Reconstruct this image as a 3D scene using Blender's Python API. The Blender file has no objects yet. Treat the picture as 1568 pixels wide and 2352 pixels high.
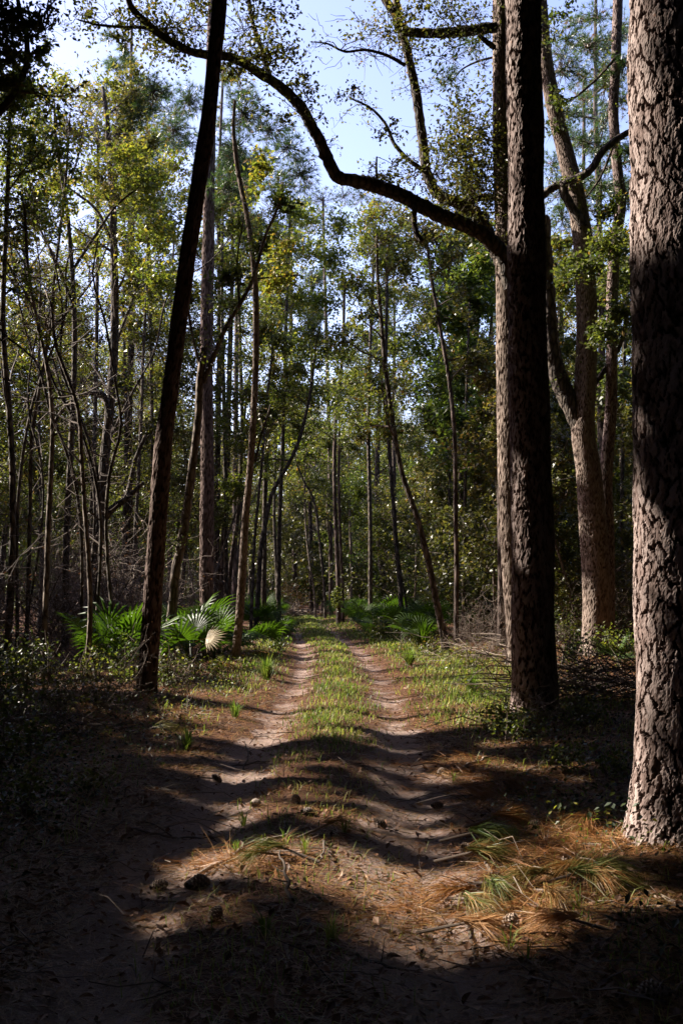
import bpy, math, random
import numpy as np
from mathutils import Vector
PI = math.pi
R = math.radians
rng = np.random.default_rng(7)
scene = bpy.context.scene
col = scene.collection

# ------------------------------------------------------------------ camera, light, exposure
rng = np.random.default_rng(101)
CAM_H, PITCH, LENS = 1.6, R(4.6), 35.0
cam_d = bpy.data.cameras.new('camera')
cam_d.sensor_fit = 'VERTICAL'; cam_d.sensor_height = 36.0; cam_d.lens = LENS
cam_d.clip_start = 0.05; cam_d.clip_end = 2000
cam = bpy.data.objects.new('camera', cam_d); col.objects.link(cam)
cam.location = (0, 0, CAM_H); cam.rotation_euler = (PI / 2 + PITCH, 0, 0)
scene.camera = cam

SUN_AZ, SUN_EL = R(70), R(35)            # azimuth counted from straight ahead to the left
S = np.array([-math.sin(SUN_AZ) * math.cos(SUN_EL), math.cos(SUN_AZ) * math.cos(SUN_EL), math.sin(SUN_EL)])
world = bpy.data.worlds.new('World'); scene.world = world; world.use_nodes = True
wn = world.node_tree.nodes; wn.clear()
sky = wn.new('ShaderNodeTexSky'); sky.sky_type = 'NISHITA'; sky.sun_disc = False
sky.sun_elevation = SUN_EL; sky.sun_rotation = -SUN_AZ
sky.air_density = 1.0; sky.dust_density = 1.3; sky.ozone_density = 3.0
wb = wn.new('ShaderNodeBackground'); wb.inputs[1].default_value = 0.115
wo = wn.new('ShaderNodeOutputWorld')
wm = wn.new('ShaderNodeMix'); wm.data_type = 'RGBA'; wm.blend_type = 'MULTIPLY'; wm.inputs[0].default_value = 1.0; wm.inputs[7].default_value = (1.25, 1.0, 1.04, 1)
world.node_tree.links.new(sky.outputs[0], wm.inputs[6]); world.node_tree.links.new(wm.outputs[2], wb.inputs[0]); world.node_tree.links.new(wb.outputs[0], wo.inputs[0])
sun_d = bpy.data.lights.new('sun', 'SUN'); sun_d.energy = 5.0; sun_d.angle = R(0.53); sun_d.color = (1.0, 0.91, 0.80)
sun = bpy.data.objects.new('sun', sun_d); col.objects.link(sun)
sun.rotation_euler = Vector((-S[0], -S[1], -S[2])).to_track_quat('-Z', 'Y').to_euler()
vs = scene.view_settings
vs.view_transform = 'Standard'; vs.look = 'None'; vs.gamma = 1.0; vs.exposure = 1.8; vs.use_curve_mapping = False
cy = scene.cycles
cy.max_bounces = 6; cy.diffuse_bounces = 3; cy.glossy_bounces = 2; cy.transmission_bounces = 3; cy.transparent_max_bounces = 4
cy.use_denoising = True; cy.sample_clamp_indirect = 4.0

# ------------------------------------------------------------------ photo pixel (1568 x 2352 view) -> place in the world
rng = np.random.default_rng(102)
FPX = 2352 * LENS / 36.0
cP, sP = math.cos(PITCH), math.sin(PITCH)
def ray(px, py):
    a, b = (px - 784) / FPX, (1176 - py) / FPX
    return np.array([a, cP - b * sP, sP + b * cP])
def at(px, py, d):
    r = ray(px, py); t = d / r[1]
    return np.array([r[0] * t, d, CAM_H + r[2] * t])
def gp(px, py):
    r = ray(px, py); t = -CAM_H / min(r[2], -0.012)
    return np.array([r[0] * t, r[1] * t, 0.0])
def gd(py): return gp(784, py)[1]
def proj(P):
    y = P[..., 1] * cP + (P[..., 2] - CAM_H) * sP
    b = -P[..., 1] * sP + (P[..., 2] - CAM_H) * cP
    ys = np.where(y > 0.05, y, 0.05)
    return 784 + P[..., 0] / ys * FPX, 1176 - b / ys * FPX, y

# ------------------------------------------------------------------ ground shape
rng = np.random.default_rng(103)
PY = np.array([-30, 3, 5.5, 11.6, 15, 19, 22, 28, 38, 52, 67, 80, 200.])
PX = np.array([-0.6, -.32, -.29, -.12, -.06, -.03, -.1, -.3, -.95, -1.75, -2.4, -3.4, -20.])
def pathx(y): return np.interp(y, PY, PX)
def wav(x, y, f, s):
    return (np.sin(x * f + s) * np.cos(y * f * 1.13 + s * 1.7) + np.sin(x * f * 1.9 + y * f * .7 + s * 2.3) * .6 + np.sin(y * f * 2.3 - x * f * 1.1 + s * .6) * .5) / 2.1
def hz(x, y):
    x = np.asarray(x, float); y = np.asarray(y, float)
    t = np.abs(x - pathx(y))
    h = -.07 * np.exp(-((t - .78) / .3) ** 2) + .03 * np.exp(-(t / .45) ** 2) + .10 * np.clip((t - 1.2) / 2.5, 0, 1)
    for mx_, my_ in ((2.12, 6.3), (2.42, 12.5), (-2.85, 14.4), (5.6, 21.9), (-2.3, 22.3)): h = h + .08 * np.exp(-((x - mx_) ** 2 + (y - my_) ** 2) / .55 ** 2)
    h = h + .03 * wav(x, y, .9, 1.) + .010 * wav(x, y, 2.1, 4.) * (1 + .6 * wav(x, y, .7, 9.)) + .003 * wav(y * .6, x * 1.3, 5.3, 2.)
    return h
def gz(x, y): return float(hz(x, y))

# ------------------------------------------------------------------ places the sun reaches: the canopy has gaps toward the sun there
rng = np.random.default_rng(104)
LT, LR = [], []
def lit(px, py, r, z=0.0):
    p = gp(px, py); p[2] = z; LT.append(p); LR.append(r)
def lit_at(px, py, d, r):
    LT.append(at(px, py, d)); LR.append(r)
for x, y, r in [(900, 1570, .75), (900, 1610, .6), (915, 1650, .5), (880, 1535, .9), (790, 1580, .7), (770, 1620, .6), (780, 1655, .45), (700, 1590, .5), (640, 1645, .45),
                (560, 1660, .4), (600, 1690, .3), (680, 1660, .4), (1000, 1560, .8), (1080, 1530, .9), (1000, 1610, .6), (1100, 1590, .7), (960, 1660, .4), (1060, 1650, .45),
                (1130, 1640, .4), (800, 1520, .9), (700, 1545, .8), (620, 1560, .7), (560, 1550, .7), (480, 1550, .6), (600, 1600, .5), (530, 1610, .35), (760, 1690, .2),
                (700, 1480, 1.2), (740, 1455, 1.6), (690, 1430, 2.4), (810, 1490, 1.1), (730, 1420, 3.), (640, 1490, 1.2), (930, 1500, 1.1), (1030, 1490, 1.3), (1120, 1490, 1.3), (1140, 1550, .8),
                (1290, 1560, .9), (1340, 1600, .6), (1300, 1520, 1.2), (1420, 1560, .8), (1480, 1540, .9), (1400, 1620, .3), (1330, 1480, 1.5),
                # foreground flecks
                (690, 1945, .13), (760, 1965, .16), (640, 1960, .13), (560, 1965, .15), (480, 1958, .16), (400, 1970, .12), (520, 2000, .12), (430, 2000, .12), (600, 1998, .13), (700, 2005, .15),
                (790, 2020, .13), (330, 2010, .09), (290, 2025, .08), (840, 1990, .1), (740, 2035, .1), (660, 2030, .09), (300, 2130, .06), (270, 2122, .05), (320, 2085, .05),
                (930, 2060, .12), (980, 2030, .12), (880, 2010, .09), (960, 2100, .1), (900, 2150, .09), (870, 2090, .09), (930, 2170, .08), (1000, 1990, .1), (900, 1920, .08),
                (1120, 1950, .12), (1180, 1990, .13), (1240, 2020, .12), (1310, 2030, .12), (1400, 2030, .13), (1470, 2050, .11), (1290, 2080, .1), (1230, 2070, .1),
                (1130, 2150, .1), (1190, 2155, .11), (1250, 2140, .13), (1300, 2150, .13), (1340, 2170, .1), (1270, 2185, .08), (1120, 2110, .08), (1100, 2085, .07),
                (1480, 1975, .13), (1540, 1990, .13), (1420, 1980, .11), (1350, 1935, .12), (1300, 1920, .1), (1540, 2090, .1), (1500, 2110, .07),
                (430, 1770, .16), (520, 1765, .16), (600, 1790, .14), (690, 1790, .12), (560, 1780, .14), (660, 1830, .1), (600, 1850, .12), (500, 1845, .08), (740, 1840, .1), (730, 1870, .08),
                (1080, 1750, .18), (1140, 1760, .18), (1060, 1790, .13), (1160, 1720, .15), (1000, 1780, .12), (890, 1760, .1), (1230, 1770, .12), (1250, 1720, .12), (960, 1850, .06),
                (1060, 1820, .07), (860, 1790, .08), (1330, 1770, .08), (470, 1690, .15), (250, 1700, .1), (330, 1660, .09), (400, 1690, .1), (220, 1650, .1), (480, 1730, .1), (120, 1690, .08), (110, 1720, .06),
                (260, 1590, .25), (230, 1560, .25), (300, 1600, .15), (60, 1560, .25), (130, 1570, .2), (20, 1590, .2), (420, 1590, .2), (450, 1640, .2)]:
    lit(x, y, r)
for x, y, d, r in [(270, 1430, 19, .75), (300, 1400, 19, .5), (235, 1440, 19, .4), (470, 1490, 19.5, .35), (440, 1420, 20, .35), (500, 1480, 19.5, .25), (430, 1460, 19, .3), (300, 1480, 17, .5), (270, 1510, 17, .4),
                   (400, 1350, 21, .35), (420, 1250, 21, .3), (435, 1150, 21, .3), (380, 1440, 21, .3), (250, 1540, 16, .25), (60, 1520, 16, .3), (140, 1490, 17, .25)]:
    lit_at(x, y, d, r)
for y in range(-80, 520, 45): lit_at(1452, y, 6.3, .2)
for y in range(1190, 2000, 45): lit_at(1462, y, 6.3, .19)
for y in range(560, 1180, 70): lit_at(1460, y, 6.3, .05)
for y in range(-80, 560, 50): lit_at(1172, y, 12.4, .2)
for y in range(1060, 1300, 50): lit_at(1176, y, 12.4, .12)
for y in range(700, 1540, 50): lit_at(1140 + max(0, y - 1000) * .04, y, 20.0, .45)
for y in range(900, 1540, 50): lit_at(1345, y, 21.6, .75)
for y in range(250, 900, 70): lit_at(1300, y, 21.6, .5)
for y in range(100, 1150, 60): lit_at(1410, y, 23.6, .35)
for y in range(1150, 1520, 60): lit_at(550, y, 22, .3)
for x, y, d, r in [(300, 40, 18, .9), (420, 70, 18, .9), (560, 90, 18.4, .9), (640, 180, 18.6, .8), (250, 40, 17.8, .7), (900, 90, 20, .9), (1000, 60, 20, 1.), (960, 250, 20.4, 1.), (1050, 330, 20.4, 1.2), (1100, 420, 20.4, 1.2), (1000, 430, 20.4, 1.), (840, 240, 20.4, .7), (1080, 500, 20.4, .8),
                   (110, 240, 27, 2.2), (240, 300, 27, 2.2), (60, 420, 27, 2.), (330, 430, 27, 2.), (180, 560, 27, 1.6), (60, 700, 27, 1.2), (300, 640, 27, 1.4), (560, 420, 23, 1.2), (640, 560, 23, 1.2), (1330, 560, 22, 1.), (1400, 650, 22, 1.2), (1290, 620, 22, .8), (1300, 160, 25, 1.6), (1360, 350, 25, 1.6)]:
    lit_at(x, y, d, r)
BED = len(LT)
for x in range(760, 1120, 45): lit_at(x, 1405, 46, 1.3)
fl = np.random.default_rng(3)
for _ in range(130): lit(fl.uniform(300, 1430), fl.uniform(1700, 2200), fl.uniform(.015, .06))
for _ in range(50): lit(fl.uniform(300, 1250), fl.uniform(1690, 1910), fl.uniform(.02, .11))
LT = np.array(LT); LR = np.array(LR); LR = np.where((LT[:, 1] > 11) & (LT[:, 1] < 30) & (LT[:, 2] < .1), LR * 1.5, LR)
LT_ALL, LR_ALL = LT, LR
def carve(P, g=1.0, pad=0.05, sub=slice(None)):
    LT, LR = LT_ALL[sub], LR_ALL[sub]
    """True where a leaf may grow: it leaves the gaps toward the sun open."""
    keep = np.ones(len(P), bool)
    for i in range(0, len(P), 4000):
        Q = P[i:i + 4000]
        v = Q[:, None, :] - LT[None]
        t = v @ S
        d2 = (v ** 2).sum(2) - t ** 2
        rr = LR[None] * (.9 + .25 * rng.random((len(Q), 1))) * g + pad
        keep[i:i + 4000] = ~((t > np.maximum(.8, LR * 1.1)[None]) & (d2 < rr ** 2)).any(1)
    return keep

# ------------------------------------------------------------------ mesh helpers
rng = np.random.default_rng(105)
class Acc:
    def __init__(s): s.V = []; s.F = []; s.T = []; s.M = []; s.n = 0
    def add(s, V, F, tint=.5, mat=0):
        V = np.asarray(V, float).reshape(-1, 3)
        if len(V) == 0: return
        s.V.append(V); s.T.append(np.broadcast_to(np.asarray(tint, float), (len(V),)))
        for f in (F if isinstance(F, (list, tuple)) else [F]):
            s.F.append(np.asarray(f) + s.n); s.M.append(mat)
        s.n += len(V)
    def build(s, name, mats, parent=None, smooth=False):
        me = bpy.data.meshes.new(name)
        if s.n:
            V = np.concatenate(s.V); T = np.concatenate(s.T)
            li = np.concatenate([f.ravel() for f in s.F]); ct = np.concatenate([np.full(len(f), f.shape[1]) for f in s.F])
            mi = np.concatenate([np.full(len(f), m) for f, m in zip(s.F, s.M)])
            me.vertices.add(len(V)); me.vertices.foreach_set('co', V.astype(np.float32).ravel())
            me.loops.add(len(li)); me.loops.foreach_set('vertex_index', li.astype(np.int32))
            me.polygons.add(len(ct)); st = np.concatenate([[0], np.cumsum(ct)[:-1]])
            me.polygons.foreach_set('loop_start', st.astype(np.int32)); me.polygons.foreach_set('loop_total', ct.astype(np.int32))
            me.polygons.foreach_set('material_index', mi.astype(np.int32))
            me.polygons.foreach_set('use_smooth', np.full(len(ct), smooth))
            at_ = me.attributes.new('tint', 'FLOAT', 'POINT'); at_.data.foreach_set('value', T.astype(np.float32))
            me.update(calc_edges=True)
        for m in (mats if isinstance(mats, (list, tuple)) else [mats]): me.materials.append(m)
        o = bpy.data.objects.new(name, me); col.objects.link(o)
        if parent is not None: o.parent = parent
        return o
def tag(o, label=None, cat=None, group=None, kind=None):
    for k, v in (('label', label), ('category', cat), ('group', group), ('kind', kind)):
        if v: o[k] = v
    return o
def empty(name, loc=(0, 0, 0), label=None, cat=None, group=None, rz=0):
    o = bpy.data.objects.new(name, None); col.objects.link(o); o.location = loc; o.rotation_euler.z = rz
    o.empty_display_size = .2
    return tag(o, label, cat, group)
def copy_tree(o, parent=None):
    c = o.copy(); col.objects.link(c)
    if parent is not None: c.parent = parent
    for ch in list(o.children): copy_tree(ch, c)
    return c
def norm(v): return v / np.maximum(np.linalg.norm(v, axis=-1, keepdims=True), 1e-9)
def resample(P, Rr, n):
    P = np.asarray(P, float); Rr = np.asarray(Rr, float)
    s = np.concatenate([[0], np.cumsum(np.linalg.norm(np.diff(P, axis=0), axis=1))]); s /= s[-1]
    t = np.linspace(0, 1, n)
    m = np.gradient(P, s, axis=0)
    i = np.clip(np.searchsorted(s, t, 'right') - 1, 0, len(P) - 2)
    h = (s[i + 1] - s[i])[:, None]; u = ((t - s[i]) / h[:, 0])[:, None]
    Q = (2 * u**3 - 3 * u**2 + 1) * P[i] + (u**3 - 2 * u**2 + u) * h * m[i] + (-2 * u**3 + 3 * u**2) * P[i + 1] + (u**3 - u**2) * h * m[i + 1]
    return Q, np.interp(t, s, Rr)
def tube(P, Rr, sides=8, rough=0.0, seed=0):
    P = np.asarray(P, float); n = len(P); Rr = np.broadcast_to(np.asarray(Rr, float), (n,))
    T = norm(np.gradient(P, axis=0))
    a = np.cross(T[0], [0, 0, 1.]) if abs(T[0][2]) < .9 else np.cross(T[0], [0, 1., 0])
    A = np.empty((n, 3)); 
    for i in range(n):
        a = a - T[i] * (a @ T[i]); a = a / (np.linalg.norm(a) + 1e-9); A[i] = a
    B = np.cross(T, A)
    th = np.arange(sides) * 2 * PI / sides
    rr = Rr[:, None] * np.ones((1, sides))
    if rough:
        g = np.random.default_rng(seed); rr = rr * (1 + rough * g.standard_normal((n, sides)))
    V = P[:, None, :] + rr[..., None] * (np.cos(th)[None, :, None] * A[:, None] + np.sin(th)[None, :, None] * B[:, None])
    i = np.arange(n - 1)[:, None] * sides; j = np.arange(sides)[None]
    j2 = (j + 1) % sides
    F = np.stack([i + j, i + j2, i + sides + j2, i + sides + j], -1).reshape(-1, 4)
    cap = ((n - 1) * sides + np.arange(sides))[None]
    return V.reshape(-1, 3), [F, cap]
def multi_tube(PT, RR, sides=3):
    N, K = PT.shape[:2]
    if N == 0: return np.zeros((0, 3)), np.zeros((0, 4), int)
    d = norm(PT[:, -1] - PT[:, 0]); up = np.where(np.abs(d[:, 2:3]) > .9, [[1., 0, 0]], [[0, 0, 1.]])
    A = norm(np.cross(d, up)); B = np.cross(d, A)
    th = np.arange(sides) * 2 * PI / sides
    ring = np.cos(th)[None, :, None] * A[:, None] + np.sin(th)[None, :, None] * B[:, None]
    V = PT[:, :, None, :] + RR[:, :, None, None] * ring[:, None]
    b = (np.arange(N) * K * sides)[:, None, None]; i = (np.arange(K - 1) * sides)[None, :, None]; j = np.arange(sides)[None, None]
    j2 = (j + 1) % sides
    F = np.stack([b + i + j, b + i + j2, b + i + sides + j2, b + i + sides + j], -1).reshape(-1, 4)
    return V.reshape(-1, 3), F
def twig_curves(A, B, sag=.12, K=4):
    N = len(A); t = np.linspace(0, 1, K)[None, :, None]
    P = A[:, None] * (1 - t) + B[:, None] * t
    L = np.linalg.norm(B - A, axis=1)[:, None, None]
    w = rng.standard_normal((N, 1, 3)) * sag * L
    P = P + w * np.sin(t * PI) + rng.standard_normal((N, K, 3)) * .05 * L * np.sin(t * PI)
    return P
def rdir(n):
    return norm(rng.standard_normal((n, 3)))
def leaves(P, size, flat=.35, w=.3, tri=False):
    """Folded, pointed leaves: four corners each, one folded face."""
    n = len(P)
    nn = rdir(n); nn[:, 2] = np.abs(nn[:, 2]) + flat; nn = norm(nn)
    d = rdir(n); d = norm(d - nn * (d * nn).sum(1, keepdims=True)); d[:, 2] -= .25; d = norm(d)
    sd = np.cross(nn, d); s = np.broadcast_to(np.asarray(size, float), (n,))[:, None]
    if tri: return np.stack([P - d * s * .45 + sd * s * w * .5, P + d * s * .5, P - d * s * .2 - sd * s * w * 1.1], 1).reshape(-1, 3), np.arange(n * 3).reshape(-1, 3)
    a = P - d * s * .5; b = P + d * s * .5; m = P - d * s * .06 + nn * s * .07
    V = np.stack([a, m + sd * s * w, b, m - sd * s * w], 1).reshape(-1, 3)
    i = (np.arange(n) * 4)[:, None]
    return V, np.concatenate([i + [[0, 1, 2]], i + [[0, 2, 3]]], 0)
def needles(P, D, L, w, per, spread=.55, droop=.15, thin=False):
    """per thin pointed needles from each point P about direction D."""
    n = len(P)
    p = np.repeat(P, per, 0); d = norm(np.repeat(D, per, 0) + rng.standard_normal((n * per, 3)) * spread)
    l = (np.broadcast_to(np.asarray(L, float), (n,)).repeat(per) * (.7 + .45 * rng.random(n * per)))[:, None]
    sd = norm(np.cross(d, rdir(n * per))) * w
    mid = p + d * l * .55; tip = p + d * l; tip[:, 2] -= droop * l[:, 0]; mid[:, 2] -= droop * .25 * l[:, 0]
    if thin: return np.stack([p - sd * .6, p + sd * .6, tip], 1).reshape(-1, 3), np.arange(n * per * 3).reshape(-1, 3)
    V = np.stack([p - sd * .5, p + sd * .5, mid + sd * .5, mid - sd * .5, tip], 1).reshape(-1, 3)
    i = (np.arange(n * per) * 5)[:, None]
    return V, [i + [[0, 1, 2, 3]], i + [[3, 2, 4]]]

# ------------------------------------------------------------------ materials
rng = np.random.default_rng(106)
def nodes(name):
    m = bpy.data.materials.new(name); m.use_nodes = True
    nt = m.node_tree; nt.nodes.clear()
    out = nt.nodes.new('ShaderNodeOutputMaterial')
    return m, nt, out
def N(nt, t, **kw):
    n = nt.nodes.new(t)
    for k, v in kw.items():
        if k.startswith('i_'):
            key = k[2:]
            n.inputs[int(key) if key.isdigit() else key.replace('_', ' ')].default_value = v
        else: setattr(n, k, v)
    return n
def ramp(nt, stops):
    r = nt.nodes.new('ShaderNodeValToRGB'); e = r.color_ramp.elements
    e[0].position, e[0].color = stops[0][0], (*stops[0][1], 1); e[1].position, e[1].color = stops[-1][0], (*stops[-1][1], 1)
    for p, c in stops[1:-1]:
        x = e.new(p); x.color = (*c, 1)
    return r
def tint_mat(name, stops, rough=.45, transl=.4, tgain=(1.5, 1.6, .7), spec=.5, noise=.15, scale=3.0, bump=0.0, objrand=.12):
    m, nt, out = nodes(name); L = nt.links.new
    a = N(nt, 'ShaderNodeAttribute', attribute_name='tint')
    tc = N(nt, 'ShaderNodeTexCoord')
    nz = N(nt, 'ShaderNodeTexNoise'); nz.inputs['Scale'].default_value = scale; nz.inputs['Detail'].default_value = 4
    L(tc.outputs['Object'], nz.inputs['Vector'])
    oi = N(nt, 'ShaderNodeObjectInfo')
    m1 = N(nt, 'ShaderNodeMath', operation='MULTIPLY_ADD', i_1=noise * 2, i_2=-noise); L(nz.outputs['Fac'], m1.inputs[0])
    m2 = N(nt, 'ShaderNodeMath', operation='MULTIPLY_ADD', i_1=objrand * 2, i_2=-objrand); L(oi.outputs['Random'], m2.inputs[0])
    s1 = N(nt, 'ShaderNodeMath', operation='ADD'); L(a.outputs['Fac'], s1.inputs[0]); L(m1.outputs[0], s1.inputs[1])
    s2 = N(nt, 'ShaderNodeMath', operation='ADD', use_clamp=True); L(s1.outputs[0], s2.inputs[0]); L(m2.outputs[0], s2.inputs[1])
    r = ramp(nt, stops); L(s2.outputs[0], r.inputs[0])
    p = N(nt, 'ShaderNodeBsdfPrincipled'); p.inputs['Roughness'].default_value = rough; p.inputs['Specular IOR Level'].default_value = spec
    L(r.outputs[0], p.inputs['Base Color'])
    if bump:
        b = N(nt, 'ShaderNodeBump'); b.inputs['Strength'].default_value = bump; b.inputs['Distance'].default_value = .01
        n2 = N(nt, 'ShaderNodeTexNoise'); n2.inputs['Scale'].default_value = scale * 6; n2.inputs['Detail'].default_value = 6; L(tc.outputs['Object'], n2.inputs['Vector'])
        L(n2.outputs['Fac'], b.inputs['Height']); L(b.outputs[0], p.inputs['Normal'])
    if transl:
        t = N(nt, 'ShaderNodeBsdfTranslucent'); mx = N(nt, 'ShaderNodeMix', data_type='RGBA', blend_type='MULTIPLY'); mx.inputs[0].default_value = 1
        L(r.outputs[0], mx.inputs[6]); mx.inputs[7].default_value = (*tgain, 1); L(mx.outputs[2], t.inputs[0])
        ms = N(nt, 'ShaderNodeMixShader'); ms.inputs[0].default_value = transl
        L(p.outputs[0], ms.inputs[1]); L(t.outputs[0], ms.inputs[2]); L(ms.outputs[0], out.inputs[0])
    else: L(p.outputs[0], out.inputs[0])
    return m
def bark_mat(name, dark, mid, pale, wu=9., wv=2.2, strength=.9, dist=.03):
    """Bark on round trunks: long plates from a stretched cell pattern, with relief."""
    m, nt, out = nodes(name); L = nt.links.new
    tc = N(nt, 'ShaderNodeTexCoord'); mp = N(nt, 'ShaderNodeMapping'); mp.inputs['Scale'].default_value = (wu, wu, wv)
    L(tc.outputs['Object'], mp.inputs[0])
    nz = N(nt, 'ShaderNodeTexNoise'); nz.inputs['Scale'].default_value = 1.3; nz.inputs['Detail'].default_value = 5; L(mp.outputs[0], nz.inputs['Vector'])
    mx = N(nt, 'ShaderNodeMix', data_type='RGBA'); mx.inputs[0].default_value = .35; L(mp.outputs[0], mx.inputs[6]); L(nz.outputs['Color'], mx.inputs[7])
    vo = N(nt, 'ShaderNodeTexVoronoi', feature='DISTANCE_TO_EDGE'); vo.inputs['Scale'].default_value = 1.2; L(mx.outputs[2], vo.inputs['Vector'])
    r = ramp(nt, [(0, dark), (.12, mid), (.5, pale)]); L(vo.outputs['Distance'], r.inputs[0])
    n3 = N(nt, 'ShaderNodeTexNoise'); n3.inputs['Scale'].default_value = .7; n3.inputs['Detail'].default_value = 6; L(mp.outputs[0], n3.inputs['Vector'])
    m3 = N(nt, 'ShaderNodeMix', data_type='RGBA', blend_type='OVERLAY'); m3.inputs[0].default_value = .7; L(r.outputs[0], m3.inputs[6]); L(n3.outputs['Fac'], m3.inputs[7])
    p = N(nt, 'ShaderNodeBsdfPrincipled'); p.inputs['Roughness'].default_value = .85; p.inputs['Specular IOR Level'].default_value = .2
    L(m3.outputs[2], p.inputs['Base Color'])
    mm = N(nt, 'ShaderNodeMath', operation='MINIMUM', i_1=.25); L(vo.outputs['Distance'], mm.inputs[0])
    ad = N(nt, 'ShaderNodeMath', operation='MULTIPLY_ADD', i_1=.25); L(nz.outputs['Fac'], ad.inputs[0]); L(mm.outputs[0], ad.inputs[2])
    b = N(nt, 'ShaderNodeBump'); b.inputs['Strength'].default_value = strength; b.inputs['Distance'].default_value = dist * 4
    L(ad.outputs[0], b.inputs['Height']); L(b.outputs[0], p.inputs['Normal']); L(p.outputs[0], out.inputs[0])
    return m
M = {}
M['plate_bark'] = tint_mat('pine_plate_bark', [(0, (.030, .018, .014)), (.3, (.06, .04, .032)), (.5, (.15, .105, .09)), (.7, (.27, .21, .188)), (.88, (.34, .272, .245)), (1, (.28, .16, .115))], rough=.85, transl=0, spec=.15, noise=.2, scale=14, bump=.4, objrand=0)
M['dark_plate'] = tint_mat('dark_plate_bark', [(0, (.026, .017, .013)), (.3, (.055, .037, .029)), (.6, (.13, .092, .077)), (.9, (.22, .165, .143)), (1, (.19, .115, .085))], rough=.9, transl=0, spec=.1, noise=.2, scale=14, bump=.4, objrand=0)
M['block_bark'] = tint_mat('oak_block_bark', [(0, (.035, .025, .02)), (.4, (.13, .095, .075)), (.75, (.25, .195, .16)), (1, (.32, .27, .22))], rough=.9, transl=0, spec=.15, noise=.25, scale=6, bump=.6, objrand=0)
M['pine_bark'] = bark_mat('pine_bark', (.026, .019, .016), (.075, .053, .043), (.18, .138, .12), 8, 2.4)
M['oak_bark'] = bark_mat('oak_bark', (.028, .022, .018), (.075, .06, .047), (.17, .14, .11), 11, 4)
M['pale_bark'] = bark_mat('pale_bark', (.06, .046, .038), (.15, .12, .095), (.27, .22, .18), 14, 5, .6)
M['twig'] = tint_mat('twig_bark', [(0, (.05, .037, .028)), (.5, (.13, .10, .08)), (1, (.30, .24, .19))], rough=.8, transl=0, spec=.2, scale=12)
M['oak_leaf'] = tint_mat('oak_leaf', [(0, (.028, .038, .015)), (.35, (.060, .078, .021)), (.65, (.112, .120, .030)), (.86, (.16, .155, .04)), (1, (.18, .10, .035))], rough=.42, transl=.42, spec=.4)
M['olive_leaf'] = tint_mat('olive_leaf', [(0, (.036, .040, .016)), (.4, (.078, .082, .026)), (.72, (.14, .12, .042)), (1, (.20, .11, .048))], rough=.38, transl=.4)
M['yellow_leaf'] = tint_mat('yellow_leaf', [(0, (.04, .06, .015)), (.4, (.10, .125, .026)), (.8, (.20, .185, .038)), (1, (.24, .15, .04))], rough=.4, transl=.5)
M['bright_leaf'] = tint_mat('bright_leaf', [(0, (.026, .045, .014)), (.5, (.068, .10, .024)), (1, (.15, .165, .04))], rough=.35, transl=.45)
M['needle'] = tint_mat('pine_needle', [(0, (.030, .060, .026)), (.5, (.055, .10, .036)), (.85, (.10, .14, .045)), (1, (.20, .10, .035))], rough=.35, transl=.3, objrand=.08)
M['fallen_needle'] = tint_mat('fallen_needle', [(0, (.045, .085, .022)), (.3, (.10, .125, .03)), (.5, (.24, .15, .05)), (.75, (.30, .125, .042)), (1, (.42, .24, .11))], rough=.42, transl=.15, tgain=(1.1, 1, .8), noise=.08, spec=.2)
M['palm'] = tint_mat('palmetto_leaf', [(0, (.024, .042, .012)), (.5, (.055, .095, .018)), (.9, (.11, .155, .035)), (1, (.45, .42, .30))], rough=.45, transl=.38, spec=.25, objrand=.05, tgain=(1.4, 1.7, .35))
M['dry_palm'] = tint_mat('dry_palm', [(0, (.16, .09, .035)), (.5, (.30, .19, .06)), (1, (.5, .42, .28))], rough=.5, transl=.35, tgain=(1.2, 1, .6))
M['grass'] = tint_mat('grass_blade', [(0, (.035, .06, .014)), (.35, (.10, .15, .035)), (.65, (.22, .24, .075)), (1, (.42, .34, .17))], rough=.5, transl=.4, noise=.2, scale=.8, tgain=(1.3, 1.5, .6), spec=.2)
M['dead_leaf'] = tint_mat('dead_leaf', [(0, (.05, .03, .02)), (.4, (.12, .06, .034)), (.75, (.22, .115, .065)), (1, (.40, .27, .18))], rough=.6, transl=.15, tgain=(1.1, .9, .6), spec=.15)
M['cone'] = tint_mat('cone_scale', [(0, (.03, .018, .012)), (.5, (.10, .06, .04)), (1, (.30, .22, .16))], rough=.6, transl=0)
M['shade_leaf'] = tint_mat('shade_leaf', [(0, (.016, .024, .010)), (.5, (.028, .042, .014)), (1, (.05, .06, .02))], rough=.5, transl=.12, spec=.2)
M['moss'] = tint_mat('hanging_moss', [(0, (.10, .10, .075)), (1, (.26, .24, .18))], rough=.8, transl=.3, tgain=(1, 1, .8))

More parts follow.
